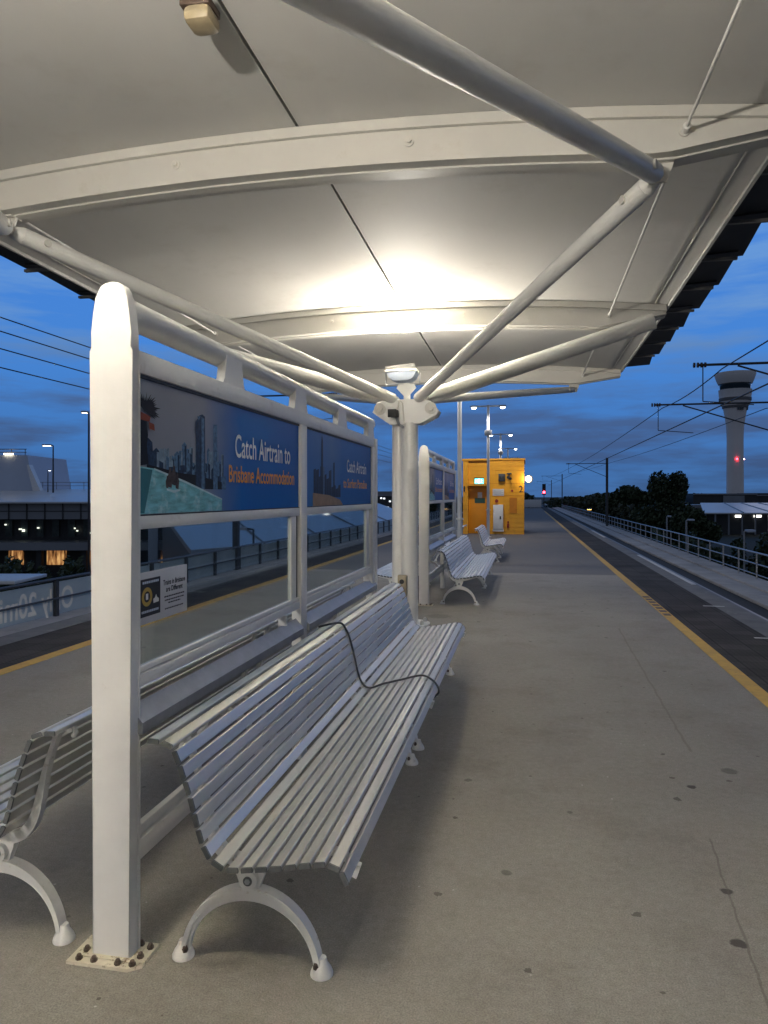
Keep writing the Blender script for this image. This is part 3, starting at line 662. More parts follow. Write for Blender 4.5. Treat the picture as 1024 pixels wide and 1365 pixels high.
def poly_face(b, pts, x, mi, flip=False):
    b.mi = mi; b.face([b.bm.verts.new((x, y, z)) for y, z in pts])
def advert(r, y0, y1, kind):
    b = MB(); b.box(-1.425, XF - 0.004, y0 + 0.001, y1 - 0.001, 1.595, 2.121)
    if kind == 'pool':
        pm = poster_mat('printed_evening_sky', y0 - 2.375, y1 - 2.375, [(0.02, (0.24, 0.26, 0.30)), (0.34, (0.30, 0.31, 0.36)), (0.48, (0.10, 0.19, 0.42)), (0.58, (0.002, 0.14, 0.50)), (1, (0.001, 0.12, 0.46))])
    else:
        pm = poster_mat('printed_dusk_sky', y0 - 2.375, y1 - 2.375, [(0.0, (0.02, 0.17, 0.52)), (0.40, (0.09, 0.22, 0.48)), (0.55, (0.008, 0.15, 0.48)), (1, (0.002, 0.11, 0.40))])
    pn = b.build('advert_panel', pm, r)
    b = MB(); b.box(-1.43, XF + 0.002, y0, y1, 2.108, 2.120); b.box(-1.43, XF + 0.002, y0, y1, 1.5955, 1.600); b.build('gasket', 'black', pn)
    b = MB(); x = XF - 0.0030
    rnd = random.Random(3 if kind == 'pool' else 5)
    if kind == 'pool':
        # skyline, far row then near row
        for row, (za, zb, wa, wb) in enumerate(((1.82, 1.885, 0.022, 0.045), (1.79, 1.86, 0.025, 0.055), (1.75, 1.80, 0.02, 0.06))):
            y = 2.49
            while y < 3.17:
                w = rnd.uniform(wa, wb); t = rnd.uniform(za, zb) - 0.02 * abs(y - 2.75); xx = x + row * 0.00025
                m0 = rnd.choice((1, 8, 1) if row == 0 else ((0, 1, 8) if row == 1 else (0, 0, 1)))
                st = rnd.choice((0, 0, 0.012, -0.01))
                poly_face(b, [(y, 1.70), (y + w, 1.70), (y + w, t), (y + w * 0.55, t + st), (y, t - 0.003)], xx, m0)
                if row < 2:
                    poly_face(b, [(y + w * 0.62, 1.70), (y + w * 0.95, 1.70), (y + w * 0.95, t - 0.004), (y + w * 0.62, t - 0.004)], xx + 0.0001, rnd.choice((0, 8)))
                    if rnd.random() < 0.4: poly_face(b, [(y + w * 0.3, t - 0.01), (y + w * 0.36, t - 0.01), (y + w * 0.33, t + 0.025)], xx, 0)
                y += w * rnd.uniform(0.8, 1.15)
        poly_face(b, [(2.955, 1.70), (2.985, 1.70), (2.982, 2.012), (2.955, 2.018)], x + 0.00095, 1)
        poly_face(b, [(2.49, 1.70), (3.17, 1.70), (3.17, 1.735), (3.05, 1.745), (2.92, 1.76), (2.75, 1.765), (2.49, 1.79)], x + 0.0007, 6)
        poly_face(b, [(2.900, 1.70), (2.996, 1.70), (2.99, 2.022), (2.962, 2.03), (2.935, 2.022), (2.898, 1.99)], x + 0.0008, 0)
        poly_face(b, [(3.076, 1.70), (3.124, 1.70), (3.120, 2.0), (3.076, 1.996)], x + 0.0009, 1)
        poly_face(b, [(2.91, 2.015), (2.93, 2.0), (2.945, 2.02)], x + 0.0012, 1)
        # pool deck and water
        poly_face(b, [(2.42, 1.602), (3.17, 1.602), (3.17, 1.655), (2.80, 1.73), (2.542, 1.775), (2.42, 1.78)], x + 0.0016, 2)
        poly_face(b, [(2.542, 1.777), (2.80, 1.733), (3.17, 1.658), (3.17, 1.651), (2.80, 1.724), (2.542, 1.770)], x + 0.002, 3)
        poly_face(b, [(2.42, 1.605), (2.47, 1.605), (2.53, 1.77), (2.42, 1.775)], x + 0.0021, 7)
        # bathers
        for (yy, zz, s) in ((2.668, 1.742, 0.8), (2.70, 1.752, 0.8), (2.728, 1.730, 0.65), (2.645, 1.725, 0.5)):
            poly_face(b, [(yy + s * a, zz + s * c) for a, c in ((-0.02, -0.045), (0.015, -0.05), (0.025, 0.0), (0.012, 0.03), (0.01, 0.05), (-0.008, 0.05), (-0.012, 0.03), (-0.028, 0.005))], x + 0.0024, 4)
        poly_face(b, [(2.64, 1.692), (2.70, 1.682), (2.75, 1.69), (2.755, 1.698), (2.70, 1.693), (2.64, 1.70)], x + 0.0025, 3)
        # tree with spiky crown and red awning
        poly_face(b, [(2.42, 1.78), (2.50, 1.79), (2.487, 1.86), (2.496, 1.90), (2.484, 1.97), (2.42, 1.97)], x + 0.0026, 6)
        for k in range(26):
            a = R(-40 + 205 * k / 25); l = rnd.uniform(0.065, 0.11)
            c = Vector((2.472, 2.0)); d = Vector((math.cos(a) * 1.15, math.sin(a) * 0.62)); q = Vector((-d.y, d.x)) * 0.10
            p0 = c - q * 0.12; p1 = c + q * 0.12; p2 = c + d * l
            pts = [(max(p.x, 2.4195), p.y) for p in (p0, p2, p1)]
            poly_face(b, pts, x + 0.0028 + k * 0.00001, 6)
        poly_face(b, [(2.42, 1.955), (2.505, 1.95), (2.515, 1.972), (2.42, 1.985)], x + 0.0033, 5)
        poly_face(b, [(2.505, 1.925), (2.545, 1.92), (2.54, 1.945), (2.50, 1.95)], x + 0.0033, 5)
        poly_face(b, [(2.42, 1.80), (2.54, 1.79), (2.53, 1.875), (2.50, 1.89), (2.42, 1.86)], x + 0.0012, 0)
        b.build('printed_picture', ['sky_print', 'sky_print2', 'pool_print', 'pool_edge', 'skin_print', 'rust_print', 'palm_print', mat('printed_deep_pool', (0.05, 0.20, 0.24), 0.35, spec=0.08), mat('printed_pale_towers', (0.20, 0.28, 0.36), 0.35, 0, 0.4, 40, spec=0.08)], pn)
        mp = lambda u, v: (XF + 0.001, u, v)
        lettering('Catch Airtrain to', mp, 3.322, 4.160, 1.862, 0.112, 'textwhite', pn, offset=0.012)
        lettering('Brisbane Accommodation', mp, 3.246, 4.235, 1.738, 0.082, 'textorange', pn, offset=0.014)
    else:
        y = 4.66
        while y < 5.36:
            w = rnd.uniform(0.03, 0.07); t = rnd.uniform(1.73, 1.90)
            poly_face(b, [(y, 1.66), (y + w, 1.66), (y + w, t), (y, t - 0.01)], x, rnd.choice((0, 1, 0))); y += w * 1.05
        poly_face(b, [(4.83, 1.66), (4.89, 1.66), (4.885, 2.05), (4.86, 2.10), (4.845, 2.05)], x + 0.001, 0)
        poly_face(b, [(5.16, 1.66), (5.20, 1.66), (5.20, 1.92), (5.16, 1.915)], x + 0.001, 0)
        poly_face(b, [(4.64, 1.601), (5.44, 1.601), (5.36, 1.64), (5.05, 1.675), (4.64, 1.69)], x + 0.0015, 2)
        b.build('printed_picture', ['sky_print', 'sky_print2', 'sand_print'], pn)
        mp = lambda u, v: (XF + 0.001, u, v)
        lettering('Catch Airtrain', mp, 5.56, 6.26, 1.862, 0.098, 'textwhite', pn, offset=0.012)
        lettering('to Surfers Paradise', mp, 5.45, 6.285, 1.735, 0.072, 'textorange', pn, offset=0.014)
advert(scr, 2.419, 4.336, 'pool')
advert(scr, 4.461, 6.477, 'beach')
# second screen: copy frame without adverts' first lettering being alone
scr2 = dup(scr, (-1.535, 10.90, 0), 0, 'white framed glass screen standing beyond the double column')

# notice in the lower pane
nt_ = thing('notice_sign', 'white notice with a black picture of a gold coin on the near glass pane', 'sign', (-1.41, 2.62, 1.28))
b = MB(); b.box(-1.4145, -1.409, 2.424, 2.828, 1.186, 1.382, 0.002); b.build('board', 'signwhite', nt_)
b = MB(); b.box(-1.4088, -1.4078, 2.450, 2.598, 1.214, 1.356); pic = b.build('black_panel', 'ink', nt_)
b = MB(); c0 = (2.497, 1.288); n = 28
pts_o = [(c0[0] + 0.038 * math.cos(2 * math.pi * k / n), c0[1] + 0.036 * math.sin(2 * math.pi * k / n)) for k in range(n + 1)]
pts_i = [(c0[0] + 0.023 * math.cos(2 * math.pi * k / n), c0[1] + 0.021 * math.sin(2 * math.pi * k / n)) for k in range(n + 1)]
b.strip(pts_i, pts_o, 'X', -1.4076, -1.4068); b.build('gold_ring', 'gold', pic)
b = MB(); b.box(-1.4076, -1.4068, 2.489, 2.505, 1.277, 1.300); b.build('ring_centre', 'white', pic)
b = MB(); b.prism([(2.545, 1.258), (2.585, 1.26), (2.585, 1.272), (2.572, 1.278), (2.565, 1.290), (2.556, 1.278), (2.543, 1.274)], 'X', -1.4076, -1.4068); b.build('hand_mark', 'white', pic)
mp = lambda u, v: (-1.4082, u, v); mpb = lambda u, v: (-1.4070, u, v)
lettering('Trains in Brisbane', mp, 2.622, 2.808, 1.316, 0.020, 'ink', nt_, offset=0.02)
lettering('are Different', mp, 2.645, 2.785, 1.288, 0.020, 'ink', nt_, offset=0.02)
for k, (u0, u1) in enumerate(((2.632, 2.80), (2.636, 2.795), (2.665, 2.765), (2.637, 2.79))):
    b = MB(); z = (1.266, 1.252, 1.240, 1.218)[k]; uu = u0
    rnd = random.Random(k)
    while uu < u1:
        w = rnd.uniform(0.006, 0.016); b.box(-1.4088, -1.4082, uu, min(uu + w, u1), z, z + 0.005); uu += w + 0.004
    b.build('text_line', 'ink', nt_)
for k, (u0, u1, z) in enumerate(((2.465, 2.585, 1.338), (2.458, 2.585, 1.228))):
    b = MB(); uu = u0; rnd = random.Random(20 + k)
    while uu < u1:
        w_ = rnd.uniform(0.006, 0.013); b.box(-1.4076, -1.4070, uu, min(uu + w_, u1), z, z + 0.009); uu += w_ + 0.003
    b.build('text_line', 'bld_sky_tint', pic)

# ------------------------------------------------------------------ benches
BX, BY = -0.965, 2.425
def resample(path, n):
    P = [Vector(p) for p in path]; L = [0]
    for a, c in zip(P, P[1:]): L.append(L[-1] + (c - a).length)
    out = []
    for k in range(n):
        t = L[-1] * k / (n - 1)
        for i in range(len(P) - 1):
            if t <= L[i + 1] + 1e-9:
                f = (t - L[i]) / (L[i + 1] - L[i]); out.append(P[i].lerp(P[i + 1], f)); break
    return out
back_path = [(-1.182, .802), (-1.165, .766), (-1.150, .725), (-1.118, .635), (-1.094, .545), (-1.078, .490), (-1.062, .455), (-1.036, .424), (-1.0, .411)]
seat_path = [(-1.0, .411), (-.96, .414), (-.90, .423), (-.845, .430), (-.78, .441), (-.711, .457), (-.645, .466)]
YA, YB = 2.28, 6.87
def slat(b, p, q, th=0.015, gap=0.0062):
    p, q = Vector(p), Vector(q); d = (q - p).normalized(); p = p + d * gap; q = q - d * gap
    n = Vector((-d.y, d.x))           # up / outward
    e = 0.003
    prof = [p - n * th, q - n * th, q - n * e, q - d * e, p + d * e, p - n * e]
    b.mi = 0; b.prism([(v.x, v.y) for v in prof], 'Y', YA + 0.008, YB - 0.008)
    c = [p - n * (th + 0.0008) - d * 0.0008, q - n * (th + 0.0008) + d * 0.0008, q + d * 0.0008 - n * e, q - d * e * .8 + n * 0.0008, p + d * e * .8 + n * 0.0008, p - d * 0.0008 - n * e]
    b.mi = 1
    for ya, yb in ((YA, YA + 0.0079), (YB - 0.0079, YB)): b.prism([(v.x, v.y) for v in c], 'Y', ya, yb)
bench = thing('slatted_bench', 'long slatted metal bench with a dark cable over it, left of the open platform floor', 'bench', (BX, BY, 0), 0, 'slatted benches back to back along the screens')
b = MB()
pp = resample(back_path, 9)
for a, c in zip(pp, pp[1:]): slat(b, a, c)
slat(b, (-1.290, .832), (-1.238, .829)); slat(b, (-1.233, .829), (-1.186, .812))
b.build('backrest', ['slat', 'cap'], bench)
b = MB(); sp_ = resample(seat_path, 8)
for a, c in zip(sp_, sp_[1:]): slat(b, a, c)
slat(b, (-.643, .466), (-.594, .450)); slat(b, (-.590, .446), (-.566, .396))
b.build('seat', ['slat', 'cap'], bench)
LEGY = (2.425, 4.44, 4.71, 6.725)
full = [(-1.262, .828), (-1.205, .820)] + back_path[:-1] + seat_path + [(-.60, .452), (-.578, .42)]
full = resample(full, 60)
for ly in LEGY:
    # curved casting under the slats
    inn, outr = [], []
    for i, p in enumerate(full):
        d = (full[min(i + 1, 59)] - full[max(i - 1, 0)]).normalized(); n = Vector((-d.y, d.x))
        s = i / 59; w = 0.016 + 0.030 * max(0, 1 - abs(s - 0.56) / 0.35)
        inn.append(p - n * (0.021 + w)); outr.append(p - n * 0.0205)
    b = MB(); b.strip([(v.x, v.y) for v in inn], [(v.x, v.y) for v in outr], 'Y', ly - 0.016, ly + 0.016)
    b.prism([(-.572, .400), (-.560, .396), (-.575, .352), (-.590, .358)], 'Y', ly - 0.014, ly + 0.014)
    b.tube([(-1.262, ly, .808), (-1.272, ly, .785), (-1.262, ly, .768)], 0.010, 10)
    b.build('support_casting', 'cast', bench)
    # arched leg: T section
    hx, a_, h_ = -0.962, 0.2575, 0.282
    def arch(off):
        return [(hx + (a_ - off) * math.cos(t), max(0.022, (h_ - off) * math.sin(t))) for t in [math.pi * k / 36 for k in range(37)]]
    def arch_t(o0, o1):
        return [(hx + (a_ - (o1 + (o0 - o1) * math.sin(t) ** 2)) * math.cos(t), max(0.022, (h_ - (o1 + (o0 - o1) * math.sin(t) ** 2)) * math.sin(t))) for t in [math.pi * k / 36 for k in range(37)]]
    b = MB(); b.strip(arch_t(0.018, 0.012), arch_t(0.0, -0.004), 'Y', ly - 0.023, ly + 0.023)
    b.strip(arch_t(0.050, 0.022), arch_t(0.0182, 0.0122), 'Y', ly - 0.012, ly + 0.012)
    for sx in (-1, 1):
        b.lathe([(0.040, 0.0), (0.040, 0.008), (0.034, 0.022), (0.022, 0.040), (0.016, 0.06)], 0, 0, 20, Matrix.Translation((hx + sx * (a_ + 0.003), ly, 0)))
    b.prism([(hx - 0.055, .335), (hx - 0.03, .27), (hx + 0.03, .27), (hx + 0.055, .335), (hx + 0.06, .402), (hx - 0.06, .388)], 'Y', ly - 0.014, ly + 0.014)
    b.disc((hx, ly, .315), 0.034, 'Y', -0.034, 0.034, 28)
    lg = b.build('leg', 'cast', bench)
    for sy in (-1, 1):
        b = MB(); b.disc((hx, ly, .315), 0.0165, 'Y', *((-0.0375, -0.0345) if sy < 0 else (0.0345, 0.0375)), 24)
        b.mi = 1; b.disc((hx, ly, .315), 0.0105, 'Y', *((-0.041, -0.0376) if sy < 0 else (0.0376, 0.041)), 6); b.build('hub_bolt', ['cap', 'galv'], lg)
    for sx in (-1, 1):
        b = MB(); c = (hx + sx * (a_ - 0.012), ly - 0.018, 0.028); b.disc(c, 0.011, 'Z', 0, 0.012, 6); b.dome((c[0], c[1], c[2] + 0.0121), 0.009, 0.012, 12); b.build('foot_bolt', 'bolt', lg)
bench['_bench'] = 1
LEN = 4.30
dup(bench, (-1.965, 2.425 + LEN, 0), math.pi, 'slatted bench behind the near screen, its curved back and arched leg left of the post')
dup(bench, (-1.018, 11.10, 0), 0, 'slatted bench in front of the second glass screen beyond the column')
dup(bench, (-2.06, 11.10 + LEN, 0), math.pi, 'slatted bench behind the second glass screen facing the left track')
dup(bench, (-0.97, 18.35, 0), 0, 'farthest slatted bench facing the right track in front of the yellow hut', scale=(1, 0.62, 1))
dup(bench, (-2.02, 18.35 + LEN * 0.62, 0), math.pi, 'farthest slatted bench facing left beside the lamp post before the yellow hut', scale=(1, 0.62, 1))

# cable lying over the bench
pts = [(-1.30, 4.42, .836), (-1.24, 4.47, .846), (-1.20, 4.60, .832), (-1.168, 4.62, .785), (-1.145, 4.62, .733), (-1.108, 4.60, .618), (-1.082, 4.585, .52), (-1.05, 4.575, .452), (-1.0, 4.57, .424), (-.93, 4.66, .430), (-.86, 4.715, .438), (-.80, 4.745, .448), (-.72, 4.77, .466), (-.66, 4.74, .476), (-.60, 4.67, .466), (-.565, 4.655, .43), (-.562, 4.66, .39), (-.60, 4.665, .352)]
def smooth(pts, k=6):
    P = [Vector(p) for p in pts]; out = []
    for i in range(len(P) - 1):
        p0, p1, p2, p3 = P[max(i - 1, 0)], P[i], P[i + 1], P[min(i + 2, len(P) - 1)]
        for j in range(k):
            t = j / k; out.append(0.5 * (2 * p1 + (p2 - p0) * t + (2 * p0 - 5 * p1 + 4 * p2 - p3) * t * t + (3 * p1 - p0 - 3 * p2 + p3) * t ** 3))
    out.append(P[-1]); return out
b = MB(); b.tube(smooth(pts), 0.0068, 10); single(b, 'cable', 'cable', 'dark grey cable draped over the backrest and seat of the near bench', 'cable')

# ------------------------------------------------------------------ lamp posts on the platform
lp = thing('lamp_post', 'tall white lamp post nearest the camera, just past the second screen', 'lamp post', (-1.61, 17.7, 0), 0, 'twin lamp posts along the platform')
b = MB(); b.lathe([(0.12, 0), (0.12, 0.03), (0.062, 0.035), (0.062, 1.09)], -1.61, 17.7, 20); b.build('base', 'white', lp)
b = MB(); b.lathe([(0.095, 1.085), (0.095, 1.125)], -1.61, 17.7, 20); b.build('collar', 'bead', lp)
b = MB(); b.lathe([(0.057, 1.126), (0.050, 5.25)], -1.61, 17.7, 20); b.build('pole', 'white', lp)
b = MB(); b.tube([(-2.15, 17.7, 5.30), (-1.07, 17.7, 5.30)], 0.03, 10); b.box(-1.66, -1.56, 17.65, 17.75, 5.251, 5.35, 0.01); b.build('crossarm', 'white', lp)
for sx in (-1, 1):
    cx_ = -1.61 + sx * 0.58
    b = MB(); b.box(cx_ - 0.13, cx_ + 0.13, 17.60, 17.80, 5.25, 5.33, 0.02); hd = b.build('lamp_head', 'galv', lp)
    b = MB(); b.lathe([(0.04, 5.19), (0.085, 5.21), (0.10, 5.249)], cx_, 17.7, 16); b.build('lens', 'lampwhite', hd)
b = MB(); b.box(-1.75, -1.47, 17.6, 17.64, 4.10, 4.32, 0.01); b.box(-1.72, -1.50, 17.64, 17.70, 4.16, 4.26); b.build('speaker', 'white', lp)
for i, (x, y, lab) in enumerate(((-1.52, 29.4, 'white twin lamp post standing right in front of the yellow hut'), (-1.5, 43, 'twin lamp post rising behind the yellow hut, its heads highest above the roof'), (-1.4, 56, 'twin lamp post behind the hut with heads midway above its roof'), (-1.4, 70, 'farthest twin lamp post, heads just above the hut roof'))):
    dup(lp, (x, y, 0), 0, lab)

# ------------------------------------------------------------------ yellow hut
hut = thing('platform_hut', 'bright yellow weatherboard hut at the end of the platform', 'hut', (-1.43, 34, 0))
YF = 31.8
b = MB()
b.box(-2.745, -2.522, YF, 36, 0, 3.22); b.box(-1.66, -0.10, YF, 36, 0, 3.22); b.box(-2.521, -1.661, YF + 0.10, 36, 2.18, 3.215); b.box(-2.521, -1.661, YF + 0.35, 36, 0, 2.179)
b.build('wall', 'yellow', hut)
b = MB()
for k in range(16):
    z = 0.12 + k * 0.19
    if z < 3.1:
        b.box(-1.655, -0.105, YF - 0.012, YF - 0.0005, z, z + 0.172); b.box(-2.74, -2.525, YF - 0.012, YF - 0.0005, z, z + 0.172)
        if z > 2.2: b.box(-2.516, -1.666, YF + 0.088, YF + 0.0995, z, z + 0.172)
b.build('weatherboard', 'yellow', hut)
b = MB(); b.box(-2.79, -0.06, YF - 0.05, 36.05, 3.221, 3.30); b.build('roof', 'yellow', hut)
b = MB(); b.box(-2.515, -1.667, YF + 0.30, YF + 0.349, 0.02, 2.10, 0.004); dr = b.build('door', 'yellow2', hut)
b = MB(); b.box(-2.25, -1.80, YF + 0.285, YF + 0.2995, 1.35, 1.57); b.build('sign_plate', 'green', dr)
b = MB(); b.box(-2.12, -1.93, YF + 0.288, YF + 0.2995, 1.58, 1.83); b.build('paper_notice', 'signwhite', dr)
b = MB(); b.box(-2.52, -1.662, YF - 0.14, YF + 0.10, 2.115, 2.165); b.build('door_hood', 'yellow', hut)
b = MB(); b.box(-1.05, -0.10, YF - 0.014, YF - 0.0125, 1.68, 1.70); b.box(-1.655, -0.10, YF - 0.014, YF - 0.0125, 2.20, 2.215); b.build('board_joint', 'orange', hut)
b = MB(); b.box(-0.726, -0.412, YF - 0.03, YF - 0.013, 0.92, 1.59); b.build('hatch', 'orange', hut)
lettering('1', lambda u, v: (u, YF - 0.015, v), -2.72, -2.655, 1.85, 0.255, 'ink', hut, 'number', 0.01)
lettering('2', lambda u, v: (u, YF - 0.015, v), -0.318, -0.155, 1.83, 0.28, 'ink', hut, 'number', 0.01)
ex = thing('exit_sign', 'glowing cyan exit sign above the hut door', 'sign', (-2.04, YF - 0.1, 2.3))
b = MB(); b.box(-2.25, -1.83, YF + 0.02, YF + 0.087, 2.44, 2.48); b.box(-2.23, -1.85, YF + 0.03, YF + 0.08, 2.20, 2.439); b.build('case', 'black', ex)
b = MB(); b.box(-2.235, -1.845, YF + 0.012, YF + 0.0295, 2.20, 2.435); gl = b.build('lit_panel', 'exitlit', ex)
b = MB()
b.box(-2.20, -2.17, YF + 0.006, YF + 0.0115, 2.24, 2.40); b.box(-2.13, -2.10, YF + 0.006, YF + 0.0115, 2.24, 2.40); b.box(-2.075, -2.01, YF + 0.006, YF + 0.0115, 2.22, 2.42)
b.disc((-1.935, YF + 0.009, 2.385), 0.022, 'Y', -0.003, 0.002, 12)
b.prism([(-1.96, 2.36), (-1.91, 2.37), (-1.89, 2.33), (-1.92, 2.33), (-1.92, 2.29), (-1.88, 2.24), (-1.90, 2.23), (-1.94, 2.28), (-1.98, 2.24), (-2.0, 2.25), (-1.955, 2.30)], 'Y', YF + 0.006, YF + 0.0115)
b.build('pictogram', 'exitpic', gl)
cb = thing('wall_cabinet', 'tall white metal cabinet fixed to the hut wall', 'cabinet', (-1.2, YF - 0.1, 0.2))
b = MB(); b.box(-1.42, -0.993, YF - 0.22, YF - 0.013, 0.22, 1.285, 0.01); b.box(-1.44, -0.97, YF - 0.20, YF - 0.013, 0.13, 0.219); b.build('case', 'white', cb)
b = MB(); b.box(-1.405, -1.008, YF - 0.232, YF - 0.221, 0.24, 1.265, 0.003); dd = b.build('door', 'white', cb)
b = MB(); b.box(-1.14, -1.08, YF - 0.25, YF - 0.2325, 0.66, 0.79); b.build('handle', 'darksteel', dd)
nb = thing('notice_board', 'white printed notice on the hut wall above the cabinet', 'notice', (-1.2, YF, 1.8))
b = MB(); b.box(-1.451, -0.962, YF - 0.026, YF - 0.013, 1.67, 1.973, 0.003); b.build('board', 'signwhite', nb)
b = MB()
for k in range(5): b.box(-1.42, -0.99 - 0.08 * (k % 2), YF - 0.0275, YF - 0.0265, 1.71 + k * 0.05, 1.722 + k * 0.05)
b.build('text_line', 'bldgrey', nb)
spk = thing('wall_speaker', 'dark square loudspeaker on the upper hut wall', 'speaker', (-1.05, YF, 2.45))
b = MB(); b.box(-1.198, -0.914, YF - 0.16, YF - 0.013, 2.30, 2.63, 0.02); b.build('case', 'darksteel', spk)
b = MB()
for cx_ in (-1.125, -0.99): b.disc((cx_, YF - 0.165, 2.47), 0.05, 'Y', -0.004, 0.004, 16)
b.build('cone', 'black', spk)
cm = thing('wall_camera', 'small camera on a bracket beside the wall loudspeaker', 'camera', (-0.74, YF, 2.5))
b = MB(); b.box(-0.84, -0.64, YF - 0.20, YF - 0.013, 2.60, 2.66, 0.01); b.build('bracket', 'darksteel', cm)
b = MB(); b.tube([(-0.74, YF - 0.12, 2.60), (-0.74, YF - 0.12, 2.50)], 0.03, 12); b.tube([(-0.79, YF - 0.05, 2.47), (-0.68, YF - 0.30, 2.41)], 0.06, 14); b.build('body', 'darksteel', cm)
al = thing('alarm_bell', 'small dark red alarm bell above the white cabinet', 'bell', (-1.277, YF, 1.445))
b = MB(); b.disc((-1.277, YF - 0.013, 1.445), 0.075, 'Y', -0.06, 0, 20); b.build('gong', 'red', al)
b = MB(); b.disc((-1.277, YF - 0.0735, 1.445), 0.02, 'Y', -0.012, 0, 10); b.build('stud', 'darksteel', al)
so = thing('power_outlet', 'dark red twin outlet low on the hut wall right of the cabinet', 'outlet', (-0.79, YF, 0.42))
b = MB(); b.box(-0.84, -0.74, YF - 0.07, YF - 0.013, 0.28, 0.46, 0.01); b.box(-0.825, -0.755, YF - 0.06, YF - 0.013, 0.47, 0.57, 0.01); b.build('case', 'red', so)
b = MB()
for z in (0.34, 0.41, 0.52): b.disc((-0.79, YF - 0.07, z), 0.022, 'Y', -0.006, 0.002, 12)
b.build('socket', 'black', so)
rs = thing('red_badge', 'tiny red round badge on the hut wall beside the number two', 'badge', (-0.616, YF, 1.89))
b = MB(); b.disc((-0.616, YF - 0.013, 1.892), 0.05, 'Y', -0.02, 0, 16); b.build('badge', 'red', rs)
rl = thing('bulkhead_lamp', 'round lit lamp on the right corner of the hut', 'lamp', (0.05, YF, 2.4))
b = MB(); b.tube([(-0.10, 31.95, 2.40), (0.03, 31.95, 2.40)], 0.03, 10); b.build('arm', 'darksteel', rl)
b = MB(); b.disc((0.10, 31.75, 2.40), 0.17, 'Y', 0.0, 0.36, 24); b.build('housing', 'darksteel', rl)
b = MB(); b.disc((0.08, 31.745, 2.40), 0.135, 'Y', -0.03, 0.0, 24); b.build('lens', 'lampwarm', rl)
# far end barrier
fb = thing('end_barrier', 'low white barrier closing the far end of the platform', 'barrier', (0.6, 101, 0))
b = MB(); b.box(-0.9, 2.0, 101, 101.1, 0.1, 1.15, 0.02); b.build('panel', 'white', fb)
b = MB()
for x in (-0.8, 0.55, 1.9): b.box(x - 0.05, x + 0.05, 101.11, 101.2, 0, 1.25)
b.build('post', 'galv', fb)

# ------------------------------------------------------------------ overhead line
def mast(x, y, side, label, zt=5.0, arm_x=None, zarm=4.75, drop_z=None):
    r = thing('catenary_mast', label, 'mast', (x, y, -1), 0, 'overhead line masts')
    b = MB(); b.box(x - 0.10, x + 0.10, y - 0.10, y + 0.10, -1.0, zt); b.build('mast', 'darksteel', r)
    b = MB(); b.tube([(x, y, zarm), (arm_x, y, zarm)], 0.03, 10); b.build('arm', 'darksteel', r)
    b = MB(); b.tube([(x, y, zarm - 1.2), (x + (arm_x - x) * 0.8, y, zarm - 0.04)], 0.022, 8); b.build('brace', 'darksteel', r)
    b = MB(); b.tube([(arm_x + (0.1 if side > 0 else -0.1), y, zarm), (arm_x + (0.1 if side > 0 else -0.1), y, zarm - 0.85)], 0.013, 8)
    b.tube([(arm_x + (0.1 if side > 0 else -0.1), y, zarm - 0.85), (arm_x + (1.2 if side > 0 else -1.2), y, zarm - 0.95)], 0.012, 8); b.build('registration_arm', 'darksteel', r)
    b = MB()
    bx_ = arm_x + (0.05 if side > 0 else -0.05)
    for k in range(4): b.disc((bx_, y, zarm), 0.06, 'X', -0.16 + k * 0.08, -0.12 + k * 0.08, 12)
    b.build('insulator', 'brown', r)
    return r
mast(7.0, 66.5, 1, 'grey mast with a braced arm standing on the walkway by the railing', 5.05, 3.6, 4.55)
mast(7.4, 157, 1, 'more distant mast past the red signal with a short arm', 6.3, 3.2, 5.9)
mast(7.6, 230, 1, 'farthest thin mast near the red signal', 6.6, 3.2, 6.2)
mast(8.2, 17.9, 1, 'near mast whose upper arm enters from the right edge', 6.0, 3.93, 4.72)
mast(8.6, 25.3, 1, 'mast whose lower arm crosses in front of the control tower', 6.0, 4.20, 4.70)
mast(-10.3, 24.5, -1, 'mast across the left track, arm showing above the near screen', 6.2, -6.6, 5.25)
def wire(pts, r, label, group='overhead wires'):
    b = MB(); b.tube(pts, r, 6); single(b, 'overhead_wire', 'wire', label, 'wire', group)
def sagline(x, zs, ys, sag):
    out = []
    for (ya, za), (yb, zb) in zip(zip(ys, zs), list(zip(ys, zs))[1:]):
        for k in range(8):
            t = k / 8; out.append((x, ya + (yb - ya) * t, za + (zb - za) * t - sag * 4 * t * (1 - t)))
    out.append((x, ys[-1], zs[-1])); return out
wire(sagline(4.45, [4.55, 4.62, 4.60, 4.5, 5.5], [-20, 17.9, 25.3, 66.5, 157], 0.10), 0.014, 'highest overhead wire over the right track')
wire([(4.45, -20, 3.77), (4.45, 160, 3.80)], 0.016, 'straight contact wire below the catenary of the right track')
wire(sagline(7.6, [4.65, 4.55, 4.5, 4.7, 6.0], [-20, 17.9, 25.3, 66.5, 157], 0.12), 0.013, 'outermost wire beyond the right track running past the tower')
for i, (z, lab) in enumerate(((4.27, 'uppermost of the wires left of the near white post'), (4.07, 'second wire down, left of the near white post'), (3.82, 'third wire down, left of the near white post'), (3.55, 'lowest of the wires left of the near white post'))):
    wire(sagline(-7.4, [z, z - 0.02, z], [-20, 22, 70], 0.03), 0.009, lab)
b = MB()
# ------------------------------------------------------------------ signal and far lamps
sg = thing('railway_signal', 'railway signal showing a red light beyond the hut', 'signal', (3.9, 168, -1))
b = MB(); b.tube([(3.9, 168, -1.1), (3.9, 168, 4.2)], 0.09, 8); b.build('post', 'darksteel', sg)
b = MB(); b.box(3.5, 4.3, 167.9, 168.1, 1.9, 4.4, 0.05); b.build('head', 'black', sg)
b = MB(); b.disc((3.9, 167.85, 2.5), 0.30, 'Y', -0.1, 0.0, 16); b.build('lens', 'redlight', sg)

